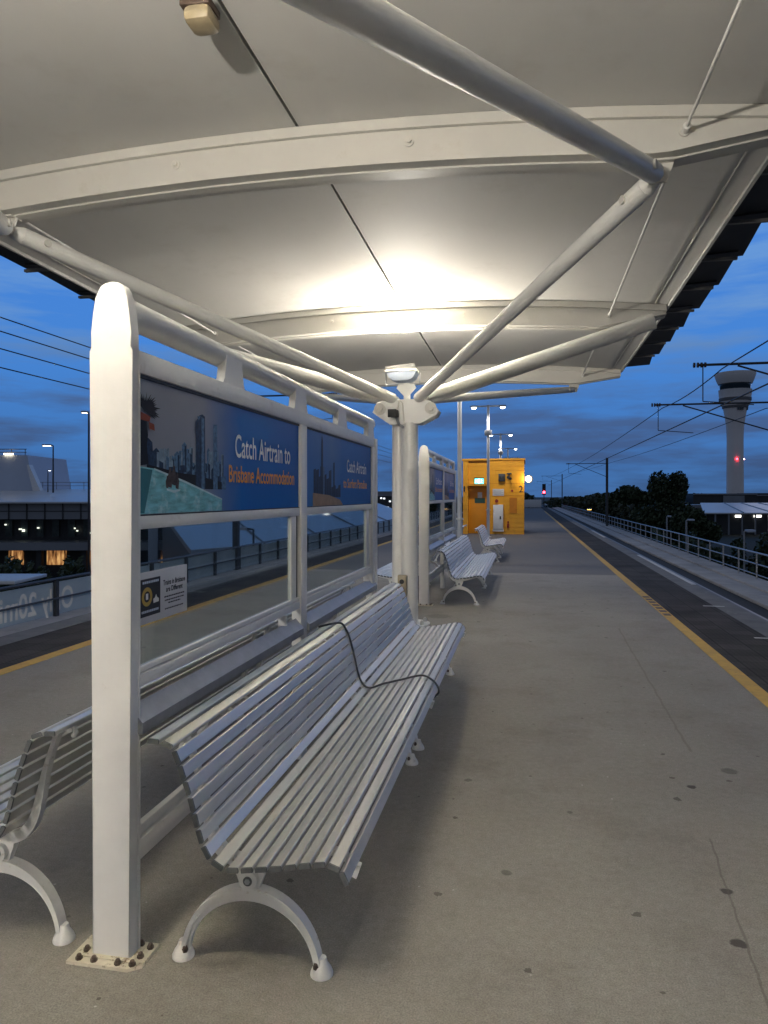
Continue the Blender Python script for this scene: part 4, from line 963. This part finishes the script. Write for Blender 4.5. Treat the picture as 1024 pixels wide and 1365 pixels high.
def C2W(cx, d):
    c, s = math.cos(TH), math.sin(TH); return (cx * c - d * s, cx * s + d * c)
def PXW(px, d): return C2W((px - 512) / 960 * d, d)
def ZPX(y, d): return 1.67 + (661 - y) * d / 960
def streetlamp(px, d, ztop, ground, head, arm, label, r0=0.07, lit=None, pm='galv'):
    x, y = PXW(px, d)
    r = thing('street_lamp', label, 'street lamp', (x, y, ground), TH, 'street lamps around the station'); r['_org'] = [0, 0, ground]
    b = MB(); b.tube([(0, 0, ground), (0, 0, ztop)], [r0, r0 * 0.7], 10); b.build('pole', pm, r)
    b = MB(); b.tube([(0, 0, ztop), (arm, 0, ztop + 0.06)], r0 * 0.6, 8); b.build('arm', pm, r)
    b = MB(); a0, a1 = sorted((arm, arm + math.copysign(head, arm))); b.box(a0, a1, -0.2, 0.2, ztop - 0.02, ztop + 0.14, 0.03); hd = b.build('lamp_head', 'bld_sky_tint', r)
    if lit:
        b = MB(); b.box(a0 + 0.08, a1 - 0.08, -0.15, 0.15, ztop - 0.05, ztop - 0.021); b.build('lens', lit, hd)
    return r
streetlamp(915, 62, ZPX(694, 62), -8, 0.5, 0.15, 'pale unlit street lamp just outside the right railing, left of the tower', 0.11)
streetlamp(992, 44, ZPX(709, 44), -8, 0.5, 0.12, 'pale unlit street lamp by the railing below the lit shed, nearest the right edge', 0.07)
streetlamp(889, 75, ZPX(689, 75), -8, 0.3, 0.1, 'short pale lamp in front of the big dark tree', 0.10)
streetlamp(780, 100, ZPX(679, 100), -8, 0.6, 0.3, 'amber lit lamp beyond the far railing', 0.06, 'lampamber', 'darksteel')
streetlamp(71, 75, ZPX(594, 75), 2, 0.9, -0.2, 'slim lamp post with a lit head over the terminal roof', 0.09, 'lampwarm', 'darksteel')
streetlamp(118.5, 60, ZPX(550, 60), -8, 0.5, -0.1, 'warm lit lamp half hidden behind the near white post', 0.10, 'lampwarm', 'darksteel')
streetlamp(64, 80, ZPX(627, 80), 2, 0.2, 0.1, 'small lamp on the terminal roof beside the slim lamp post', 0.06, 'lampwhite', 'darksteel')
streetlamp(338, 40, ZPX(706, 40), -8, 0.6, -0.35, 'dark street lamp with a sideways arm seen through the near glass', 0.08, None, 'darksteel')

# ------------------------------------------------------------------ control tower
tx, ty = PXW(980, 390); GZ = -8
ct = thing('control_tower', 'tall concrete airport control tower with flared top', 'tower', (tx, ty, GZ))
k_ = 390 / 960
def prof(l): return [(w * k_, ZPX(y, 390)) for w, y in l]
b = MB(); b.lathe([(10.9 * k_, GZ)] + prof([(10.7, 672), (10.4, 620), (10.2, 585), (10.8, 570), (12.6, 556), (14.6, 545), (15.6, 541.5)]), tx, ty, 48); b.build('shaft', 'tower', ct)
b = MB(); b.lathe(prof([(16.6, 541.4), (18.6, 537), (19.4, 531), (20.4, 520.5), (20.6, 520)]), tx, ty, 48); b.build('gallery', 'tower', ct)
b = MB(); b.lathe(prof([(19.6, 531.5), (20.0, 531), (19.8, 534.5), (19.3, 535)]), tx, ty, 48); b.build('gallery_band', 'tower_band', ct)
b = MB(); b.lathe(prof([(17.6, 519.9), (18.4, 519), (19.2, 512.6), (19.2, 512.2)]), tx, ty, 48); b.build('cab_window', 'tower_glass', ct)
b = MB(); b.lathe(prof([(20.8, 512.1), (23.0, 507), (25.4, 499.5), (25.2, 497.6), (22, 497.0)]), tx, ty, 48); b.build('cap', 'tower', ct)
b = MB(); b.lathe(prof([(15.62, 544.4), (15.9, 544), (15.9, 541.45), (15.62, 541.45)]), tx, ty, 48); b.build('neck_band', 'tower_band', ct)
b = MB(); c, s = math.cos(TH), math.sin(TH)
for dx, yy in ((-3, 544.5), (0, 544.5), (3, 544.5), (11, 544.5)):
    w = 14.8 * k_; a = math.asin(max(-1, min(1, dx / 15.0)))
    q = Vector((tx, ty, ZPX(546, 390))) + Vector((c, s, 0)) * (w * math.sin(a)) - Vector((-s, c, 0)) * (w * math.cos(a))
    b.box(q.x - 0.45, q.x + 0.45, q.y - 0.45, q.y + 0.45, q.z - 0.7, q.z + 0.7)
b.build('window', 'tower_glass', ct)
for dx, mt in ((-2.6, 'redlight'), (9.8, 'pinklight')):
    w = 10.35 * k_; a = math.asin(dx / 10.35) if abs(dx) < 10.35 else 1.2
    q = Vector((tx, ty, ZPX(613, 390))) + Vector((c, s, 0)) * (w * math.sin(a)) - Vector((-s, c, 0)) * (w * math.cos(a) + 0.3)
    b = MB(); b.dome(q, 0.42, 0.7, 12); b.build('warning_light', mt, ct)

# ------------------------------------------------------------------ buildings (local axes: across the view, depth)
def building(name, label, cx, d, cat='building'):
    x, y = C2W(cx, d); r = thing(name, label, cat, (x, y, -8), TH); r['_org'] = [cx, d, -8]; return r
tm = building('terminal_building', 'long terminal building with pale roof edge and warm lit ground floor, left', -36, 70)
b = MB(); b.prism([(69.2, 0.95), (69.2, 1.10), (84, 2.45), (96, 2.45), (96, 0.95)], 'X', -62, -19.5); b.build('roof', 'metalroof', tm)
b = MB(); b.box(-61.5, -20, 70.0, 70.3, -0.60, 0.94); g = b.build('clerestory', 'bldgrey', tm)
b = MB()
for k in range(24): b.box(-61 + k * 1.75, -60.9 + k * 1.75, 69.9, 69.99, -0.60, 0.94)
b.box(-61.5, -20, 69.92, 69.985, 0.15, 0.22); b.build('mullion', 'blddark', g)
b = MB(); b.box(-61, -20.3, 74, 95, -8, 0.9); b.build('wall', 'blddark', tm)
b = MB(); b.box(-61.5, -20, 69.6, 73.9, -3.6, -2.85); b.build('floor_slab', 'bldgrey', tm)
for k in range(9):
    b = MB(); x0 = -56 + k * 4.4; b.box(x0, x0 + 0.5, 70.4, 70.9, -8, -3.61); b.build('column', 'blddark', tm)
for k in range(10):
    x0 = -58 + k * 3.9
    b = MB(); b.box(x0, x0 + 1.0 + (k * 5 % 4) * 0.5, 73.9, 73.97, -5.4, -3.95); b.build('lit_window', 'warm', tm)
b = MB()
rnd = random.Random(11); il = emit('small_interior_light', (0.9, 0.95, 0.8), 0.9)
for k in range(16): 
    x0 = -50 + rnd.random() * 28; z0 = -2.7 + rnd.random() * 1.6; b = MB(); b.box(x0, x0 + 0.12 + 0.2 * rnd.random(), 73.6, 73.66, z0, z0 + 0.14); b.build('interior_light', il, tm)
dg_ = mat('dim_glazing', (0.06, 0.085, 0.09), 0.2, 0, 0.4, 2)
for k in range(18):
    b = MB(); b.box(-50 + k * 1.6, -49.3 + k * 1.6, 73.80, 73.88, -2.5, -0.8); b.build('upper_window', dg_, tm)
b = MB(); b.box(-22.6, -21.7, 69.0, 69.15, -8, -0.61); b.build('white_column', 'bld_sky_tint', tm)
b = MB(); b.tube([(-43, 84, 3.25), (-20, 84, 3.25)], 0.035, 6); b.tube([(-43, 84, 2.85), (-20, 84, 2.85)], 0.03, 6)
for k in range(14): b.tube([(-43 + k * 1.6, 84, 2.44), (-43 + k * 1.6, 84, 3.25)], 0.035, 6)
b.build('roof_railing', 'bldgrey', tm)
b = MB(); b.box(-33.5, -29.5, 85, 88, 2.45, 3.6); b.build('roof_plant', 'blddark', tm)
wv = building('white_block', 'plain white tower block behind the terminal roof at the far left', -44, 82)
b = MB(); b.prism([(-60, 2.0), (-39.9, 2.0), (-40.6, 6.3), (-60, 6.3)], 'Y', 82, 92); b.build('wall', 'bld_sky_tint', wv)
b = MB(); b.prism([(-39.7, 2.0), (-38.8, 2.0), (-40.2, 5.2), (-40.45, 5.2)], 'Y', 81.5, 82.4); b.build('fin', 'white', wv)
b = MB(); b.tube([(-60, 82.2, 7.0), (-40.8, 82.2, 7.0)], 0.05, 6); b.tube([(-60, 82.2, 6.65), (-40.8, 82.2, 6.65)], 0.04, 6)
for k in range(12): b.tube([(-58 + k * 1.55, 82.2, 6.3), (-58 + k * 1.55, 82.2, 7.0)], 0.04, 6)
b.build('roof_railing', 'darksteel', wv)
b = MB(); b.box(-43.2, -42.2, 81.8, 81.99, 6.35, 6.5); b.build('lamp', 'lampwarm', wv)
# big pale roofed hall seen through the glass
wh = building('departure_hall', 'hall with a big pale blue sloping roof seen through the near glass', -8, 50)
b = MB()
q = [(-12.2, 45.5, -1.75), (6.5, 74, -1.75), (-2, 100, 1.1), (-21, 66, 1.1)]
V0 = [b.bm.verts.new(p) for p in q]; V1 = [b.bm.verts.new((x, y, z - 0.35)) for x, y, z in q]
b.face(V0); b.face(V1[::-1])
for i in range(4): b.face([V0[i], V0[(i + 1) % 4], V1[(i + 1) % 4], V1[i]])
rf = b.build('roof', 'metalroof', wh)
b = MB()
for t in (0.2, 0.4, 0.6, 0.8):
    A = Vector(q[0]).lerp(Vector(q[1]), t); B_ = Vector(q[3]).lerp(Vector(q[2]), t); b.tube([A + Vector((0, 0, 0.02)), B_ + Vector((0, 0, 0.02))], 0.07, 6)
b.build('roof_seam', 'bldgrey', rf)
b = MB()
q2 = [(-11.8, 46.3), (5.9, 73.5), (-2.2, 98.5), (-20.3, 66)]
V0 = [b.bm.verts.new((x, y, -2.12 if i < 2 else 0.7)) for i, (x, y) in enumerate(q2)]; V1 = [b.bm.verts.new((x, y, -8)) for x, y in q2]
b.face(V0); b.face(V1[::-1])
for i in range(4): b.face([V0[i], V0[(i + 1) % 4], V1[(i + 1) % 4], V1[i]])
b.build('wall', 'bldgrey', wh)
ob = building('office_building', 'dark office block with dotted lights seen between the screen and the column', -10, 150)
b = MB(); b.box(-26, 3.5, 150, 175, -8, 1.6); b.build('wall', 'blddark', ob)
b = MB(); b.box(-26.3, 3.8, 149.6, 175, 1.61, 2.6); b.build('parapet', 'bldgrey', ob)
b = MB(); b.box(-26, 3.5, 149.85, 149.99, -2.6, -1.8); b.box(-26, 3.5, 149.85, 149.99, -5.4, -4.6); b.build('sun_shade', 'bldgrey', ob)
rnd = random.Random(4); om = emit('office_light', (0.85, 0.92, 1.0), 1.2)
for k in range(46):
    x0 = -25 + k * 0.62 + rnd.random() * 0.2; z0 = rnd.choice((-3.8, -1.0, 0.3, 0.9)) + rnd.random() * 0.3
    b = MB(); b.box(x0, x0 + 0.38, 149.9, 149.98, z0, z0 + 0.3); b.build('lit_window', om, ob)
# right: shed, grey shed, low offices
sh = building('lit_shed', 'low shed with pale blue roof and bright lamps below the tower', 96, 180)
b = MB()
q = [(79, 178, -2.5), (112, 178, -2.5), (112, 205, -0.30), (90, 205, -0.30)]
V0 = [b.bm.verts.new(p) for p in q]; V1 = [b.bm.verts.new((x, y, z - 0.3)) for x, y, z in q]
b.face(V0); b.face(V1[::-1])
for i in range(4): b.face([V0[i], V0[(i + 1) % 4], V1[(i + 1) % 4], V1[i]])
rf = b.build('roof', 'metalroof', sh)
b = MB()
for t in (0.3, 0.52, 0.74, 0.93):
    A = Vector(q[0]).lerp(Vector(q[1]), t); B_ = Vector(q[3]).lerp(Vector(q[2]), t); b.tube([A + Vector((0, 0, 0.03)), B_ + Vector((0, 0, 0.03))], 0.16, 6)
b.build('roof_seam', 'bldgrey', rf)
b = MB(); b.box(81, 112, 181, 204, -8, -2.75); b.build('wall', 'blddark', sh)
for x0 in (88.2, 92.9):
    b = MB(); b.box(x0, x0 + 1.8, 180.7, 180.9, -3.7, -3.15); b.build('lamp', emit('shed_lamp', (1.0, 0.95, 0.85), 2.5), sh)
b = MB()
for k in range(9): b.box(82 + k * 3.3, 82.3 + k * 3.3, 178.4, 178.7, -8, -2.85)
b.build('column', 'bldgrey', sh)
g2 = building('grey_shed', 'grey roofed low shed between the dark tree and the lit shed', 84, 200)
b = MB(); b.prism([(82, -2.9), (104, -2.9), (104, -1.0), (86, -1.0)], 'Y', 212, 230); b.build('wall', 'bldgrey', g2)
b = MB(); b.box(79, 90, 214, 236, -8, -3.6); b.build('annex', 'bld_sky_tint', g2)
lo = building('low_office', 'long low dark building on the horizon behind the control tower', 200, 350)
b = MB(); b.box(146, 176, 340, 360, -8, 2.8); b.box(176.5, 215, 345, 360, -8, 3.0); b.build('wall', 'blddark', lo)
b = MB(); b.box(160, 170, 339.5, 339.9, -2.5, 1.8); b.box(146, 176, 339.4, 339.95, 2.2, 2.81); b.box(177, 215, 344.3, 344.9, 1.6, 2.2); b.build('pale_panel', 'bldgrey', lo)
# white shelter roof below the left barrier
sr = building('shelter', 'small flat white shelter roof showing above the left barrier', -16, 32, 'shelter')
b = MB(); b.box(-22, -15.9, 31, 34, -2.15, -2.0, 0.03); b.build('roof', 'white', sr)
b = MB()
for x in (-21.5, -16.4): b.box(x, x + 0.15, 32, 32.15, -8, -2.16)
b.build('post', 'darksteel', sr)

# ------------------------------------------------------------------ vegetation
def crown_mesh(name, n, lobes, leaf, seed, material, spike=0.0):
    rnd = random.Random(seed); bm = bmesh.new()
    for _ in range(n):
        c, rx, rz = rnd.choice(lobes); 
        while True:
            p = Vector((rnd.uniform(-1, 1), rnd.uniform(-1, 1), rnd.uniform(-1, 1)))
            if 0.25 < p.length < 1: break
        p = p * (1 + spike * max(0, p.z) * rnd.random())
        q = Vector((c[0] + p.x * rx, c[1] + p.y * rx, c[2] + p.z * rz))
        s = leaf * rnd.uniform(0.5, 1.3); u = Vector((rnd.gauss(0, 1), rnd.gauss(0, 1), rnd.gauss(0, 1))).normalized(); v = u.orthogonal().normalized() * s; w = u.cross(v).normalized() * s * rnd.uniform(0.35, 0.8)
        vs = [bm.verts.new(q + a) for a in (v, w * 0.9 + v * 0.1, -v, -w)]; bm.faces.new(vs)
    me = bpy.data.meshes.new(name); bm.to_mesh(me); bm.free(); me.materials.append(M[material]); return me
def tree(name, label, px, d, h, lobes, n, leaf, seed, material='leaf', spike=0.0):
    x, y = PXW(px, d); r = thing(name, label, 'tree', (x, y, -8), 0); r['_org'] = [0, 0, 0]
    b = MB(); b.tube([(0, 0, 0), (0.15, 0, h * 0.35), (0.0, 0.1, h * 0.75)], [h * 0.03, h * 0.02, h * 0.008], 10)
    for k in range(6):
        a = k * 1.1; z = h * (0.3 + 0.06 * k); b.tube([(0, 0, z), (math.cos(a) * h * 0.12, math.sin(a) * h * 0.12, z + h * 0.1), (math.cos(a) * h * 0.22, math.sin(a) * h * 0.22, z + h * 0.22)], [h * 0.012, h * 0.008, h * 0.003], 8)
    b.build('trunk', 'bark', r)
    o = bpy.data.objects.new('crown', crown_mesh('crown', n, lobes, leaf, seed, material, spike)); COL.objects.link(o); o.parent = r
    return r
tree('broad_tree', 'tallest dark spiky topped tree left of the control tower', 890, 128, 14, [((0, 0, 9.2), 3.0, 3.6), ((1.6, 0, 11.2), 1.9, 2.4), ((-1.4, 0.5, 11), 1.9, 2.6), ((0, 0, 5.5), 4.4, 3.2), ((3.4, 0, 5), 2.6, 2.6), ((-3.6, 0, 5.0), 2.8, 2.8)], 9000, 0.34, 1, 'leaf', 0.30)
tree('round_tree', 'second dark rounded tree left of the spiky topped tree', 838, 150, 12.3, [((0, 0, 9.4), 3.4, 2.4), ((3, 0, 8.4), 2.8, 2.2), ((-3.6, 0, 8.2), 3, 2.2), ((0, 0, 5), 6, 3.6)], 8000, 0.40, 2, 'leaf')
tree('round_tree', 'low dark tree right beside the tall spiky tree, below the tower', 925, 120, 9, [((0, 0, 5.6), 2.0, 2.2), ((-1.5, 0, 4.6), 2.4, 2.4), ((2.2, 0, 3.6), 2.2, 2.0)], 5000, 0.32, 3, 'leaf')
tree('round_tree', 'olive tree behind the mast with the braced arm', 800, 170, 11, [((0, 0, 7.6), 4.4, 2.6), ((4.8, 0, 7), 3.8, 2.6), ((-5, 0, 7.2), 4, 2.4), ((0, 0, 4), 8, 3)], 7000, 0.42, 4, 'leaf2')
def mass(name, pts, n, leaf, seed, material, label, cat, wob=0.35):
    """irregular bank of foliage along a line of (px,d,ztop,zbot,width)"""
    rnd = random.Random(seed); bm = bmesh.new()
    L = []
    for (a, c) in zip(pts, pts[1:]):
        m_ = max(2, int(n / (len(pts) - 1)))
        blobs = [(rnd.random(), rnd.uniform(0.4, 1.0), rnd.uniform(0.5, 1)) for _ in range(14)]
        for _ in range(m_):
            t, hh, ww = rnd.choice(blobs); t = min(1, max(0, t + rnd.gauss(0, 0.035)))
            px, d, zt, zb, w = [p + (q - p) * t for p, q in zip(a, c)]
            d2 = d + rnd.uniform(-w, w); x, y = PXW(px, d2)
            z = zb + (zt - zb) * hh * (rnd.random() ** 0.55)
            q = Vector((x, y, z)); s = leaf * rnd.uniform(0.5, 1.3); u = Vector((rnd.gauss(0, 1), rnd.gauss(0, 1), rnd.gauss(0, 1))).normalized(); v = u.orthogonal().normalized() * s; wv_ = u.cross(v).normalized() * s * 0.6
            bm.faces.new([bm.verts.new(q + k) for k in (v, wv_, -v, -wv_)])
    me = bpy.data.meshes.new(name); bm.to_mesh(me); bm.free(); me.materials.append(M[material])
    o = bpy.data.objects.new(name, me); COL.objects.link(o); tag(o, label, cat, None, 'stuff'); return o
mass('treeline', [(690, 330, 3.2, -8, 15), (760, 320, 2.6, -8, 15), (860, 300, 3.0, -8, 15), (960, 420, 3.0, -8, 15)], 14000, 1.1, 21, 'leaf', 'dark distant treeline along the horizon right of the hut', 'treeline')
mass('treeline', [(725, 180, 1.2, -8, 6), (780, 160, 1.6, -8, 6), (850, 140, 0.5, -8, 6), (930, 130, -1.2, -8, 6)], 14000, 0.45, 22, 'leaf2', 'nearer bank of dark trees behind the right railing', 'treeline')
mass('shrubbery', [(800, 85, -1.2, -8, 6), (880, 80, -2.0, -8, 6), (960, 78, -2.4, -8, 6), (1060, 74, -2.2, -8, 6)], 16000, 0.32, 23, 'leaf', 'dark shrubs on the low ground outside the right railing', 'shrubs')
mass('shrubbery', [(890, 46, -3.6, -8, 4), (960, 40, -3.6, -8, 4), (1060, 36, -3.2, -8, 4)], 12000, 0.2, 26, 'leaf', 'nearest dark shrubs below the right railing', 'shrubs')
mass('hedge_bank', [(-60, 48, -2.6, -8, 3), (20, 48, -2.3, -8, 3), (70, 50, -3.3, -8, 3), (125, 50, -1.4, -8, 3), (190, 52, -2.6, -8, 3)], 16000, 0.22, 24, 'leaf', 'dark hedge in front of the terminal above the left barrier', 'hedge')
mass('treeline', [(380, 420, 2.0, -8, 10), (520, 420, 4.0, -8, 10), (620, 400, 3.0, -8, 10), (700, 380, 3.0, -8, 10)], 9000, 1.2, 25, 'leaf', 'distant dark trees behind the platform hut and screens', 'treeline')

# ------------------------------------------------------------------ sky and light
w = bpy.data.worlds.new('World'); scene.world = w; w.use_nodes = True
nt = w.node_tree; nt.nodes.clear(); L = nt.links.new
out = nt.nodes.new('ShaderNodeOutputWorld'); bg = nt.nodes.new('ShaderNodeBackground'); L(bg.outputs[0], out.inputs[0])
sky = nt.nodes.new('ShaderNodeTexSky'); sky.sky_type = 'NISHITA'; sky.sun_disc = False
SUN_EL, SUN_ROT = R(-1.0), R(200)
sky.sun_elevation = SUN_EL; sky.sun_rotation = SUN_ROT; sky.ozone_density = 4.0; sky.air_density = 1.0; sky.dust_density = 0.3
tc = nt.nodes.new('ShaderNodeTexCoord'); sp = nt.nodes.new('ShaderNodeSeparateXYZ'); L(tc.outputs['Generated'], sp.inputs[0])
# dusk colour by height: bluer and deeper near the horizon
rp = ramp(nt, sp.outputs['Z'], [(0.0, (0.040, 0.105, 0.255)), (0.05, (0.034, 0.118, 0.31)), (0.18, (0.042, 0.160, 0.45)), (0.36, (0.040, 0.150, 0.47)), (0.50, (0.05, 0.15, 0.36)), (0.66, (0.045, 0.065, 0.10)), (1.0, (0.045, 0.056, 0.075))])
# cloud bands
mp_ = nt.nodes.new('ShaderNodeMapping'); mp_.inputs['Scale'].default_value = (1.0, 1.0, 6.5); L(tc.outputs['Generated'], mp_.inputs[0])
cn = nt.nodes.new('ShaderNodeTexNoise'); cn.inputs['Scale'].default_value = 4.2; cn.inputs['Detail'].default_value = 9; cn.inputs['Roughness'].default_value = 0.58; L(mp_.outputs[0], cn.inputs['Vector'])
cr = ramp(nt, cn.outputs['Fac'], [(0.42, (0, 0, 0)), (0.60, (1, 1, 1))])
mx = nt.nodes.new('ShaderNodeMix'); mx.data_type = 'RGBA'; L(cr.outputs[0], mx.inputs[0]); L(rp.outputs[0], mx.inputs[6])
rp2 = ramp(nt, sp.outputs['Z'], [(0.0, (0.026, 0.056, 0.13)), (0.12, (0.040, 0.088, 0.21)), (0.22, (0.090, 0.20, 0.42)), (0.36, (0.085, 0.22, 0.50)), (0.66, (0.045, 0.06, 0.09)), (1.0, (0.045, 0.056, 0.075))]); L(rp2.outputs[0], mx.inputs[7])
nm = nt.nodes.new('ShaderNodeMix'); nm.data_type = 'RGBA'; nm.blend_type = 'ADD'; nm.inputs[0].default_value = 0.02
L(mx.outputs[2], nm.inputs[6]); L(sky.outputs[0], nm.inputs[7])
# unseen sky behind the viewer, made dim and grey to weaken the blue light
bk = nt.nodes.new('ShaderNodeMapRange'); L(sp.outputs['Y'], bk.inputs[0]); bk.inputs['From Min'].default_value = 0.1; bk.inputs['From Max'].default_value = 0.72
m3 = nt.nodes.new('ShaderNodeMix'); m3.data_type = 'RGBA'; L(bk.outputs[0], m3.inputs[0]); m3.inputs[6].default_value = (0.075, 0.092, 0.130, 1); L(nm.outputs[2], m3.inputs[7])
L(m3.outputs[2], bg.inputs['Color']); bg.inputs['Strength'].default_value = 0.95

def lamp(name, kind, loc, energy, col, rot=(0, 0, 0), **kw):
    l = bpy.data.lights.new(name, kind); l.energy = energy; l.color = col
    for k, v in kw.items(): setattr(l, k, v)
    o = bpy.data.objects.new(name, l); COL.objects.link(o); o.location = loc; o.rotation_euler = rot; return o
WARM = (1.0, 0.935, 0.82)
lamp('floodlight_beam', 'SPOT', (PX[0] - 0.06, 0.61, 3.33), 1000, (1.0, 0.91, 0.72), (math.pi, 0, 0), spot_size=R(115), spot_blend=0.9, shadow_soft_size=0.08)
lamp('floodlight_spill', 'POINT', (PX[0] - 0.06, 0.61, 3.36), 290, WARM, (0, 0, 0), shadow_soft_size=0.05)
lamp('floodlight_beam', 'SPOT', (PX[1] - 0.06, 9.29, 3.33), 400, (1.0, 0.91, 0.72), (math.pi, 0, 0), spot_size=R(115), spot_blend=0.9, shadow_soft_size=0.08)
lamp('floodlight_spill', 'POINT', (PX[1] - 0.06, 9.29, 3.36), 175, WARM, (0, 0, 0), shadow_soft_size=0.05)
dup(lp, (-4.3, -9.1, 0), 0, 'added unseen twin lamp post behind the near end of the canopy', scale=(1, 1, 0.82))
lamp('post_or_fill_light', 'AREA', (-4.3, -9.0, 4.15), 320, (1.0, 0.95, 0.87), (R(82), 0, R(-14)), shape='RECTANGLE', size=2.4, size_y=0.6)  # fill light, added with its unseen post to brighten the near end post
for x, y in ((-1.61, 17.7), (-1.52, 29.4), (-1.5, 43)):
    for sx in (-0.58, 0.58):
        lamp('post_or_fill_light', 'SPOT', (x + sx, y, 5.14), 140, (1.0, 0.93, 0.85), (0, 0, 0), spot_size=R(150), spot_blend=0.6, shadow_soft_size=0.12)
lamp('hut_lamp_light', 'SPOT', (0.04, 31.6, 2.4), 14, (1.0, 0.85, 0.6), (R(90), 0, 0), spot_size=R(160), shadow_soft_size=0.18)
sun = lamp('sun', 'SUN', (0, 0, 30), 0.03, (1.0, 0.85, 0.75), (R(80), 0, R(160)), angle=R(12))

# ------------------------------------------------------------------ camera
cd = bpy.data.cameras.new('camera'); cam = bpy.data.objects.new('camera', cd); COL.objects.link(cam)
cam.location = (0, 0, 1.67); cam.rotation_euler = (R(90), 0, TH)
cd.lens = 36 * 960 / 1365; cd.sensor_width = 36; cd.sensor_fit = 'AUTO'; cd.shift_y = -21.5 / 1365
cd.clip_start = 0.05; cd.clip_end = 9000
scene.camera = cam
for o in bpy.data.objects:
    for k in ('_org', '_bench'):
        if k in o: del o[k]
scene.view_settings.view_transform = 'Standard'; scene.view_settings.look = 'None'; scene.view_settings.exposure = 0.62; scene.view_settings.gamma = 1
scene.render.engine = 'CYCLES'
scene.cycles.use_denoising = True
scene.cycles.max_bounces = 10; scene.cycles.diffuse_bounces = 5; scene.cycles.transparent_max_bounces = 12
scene.cycles.sample_clamp_indirect = 80
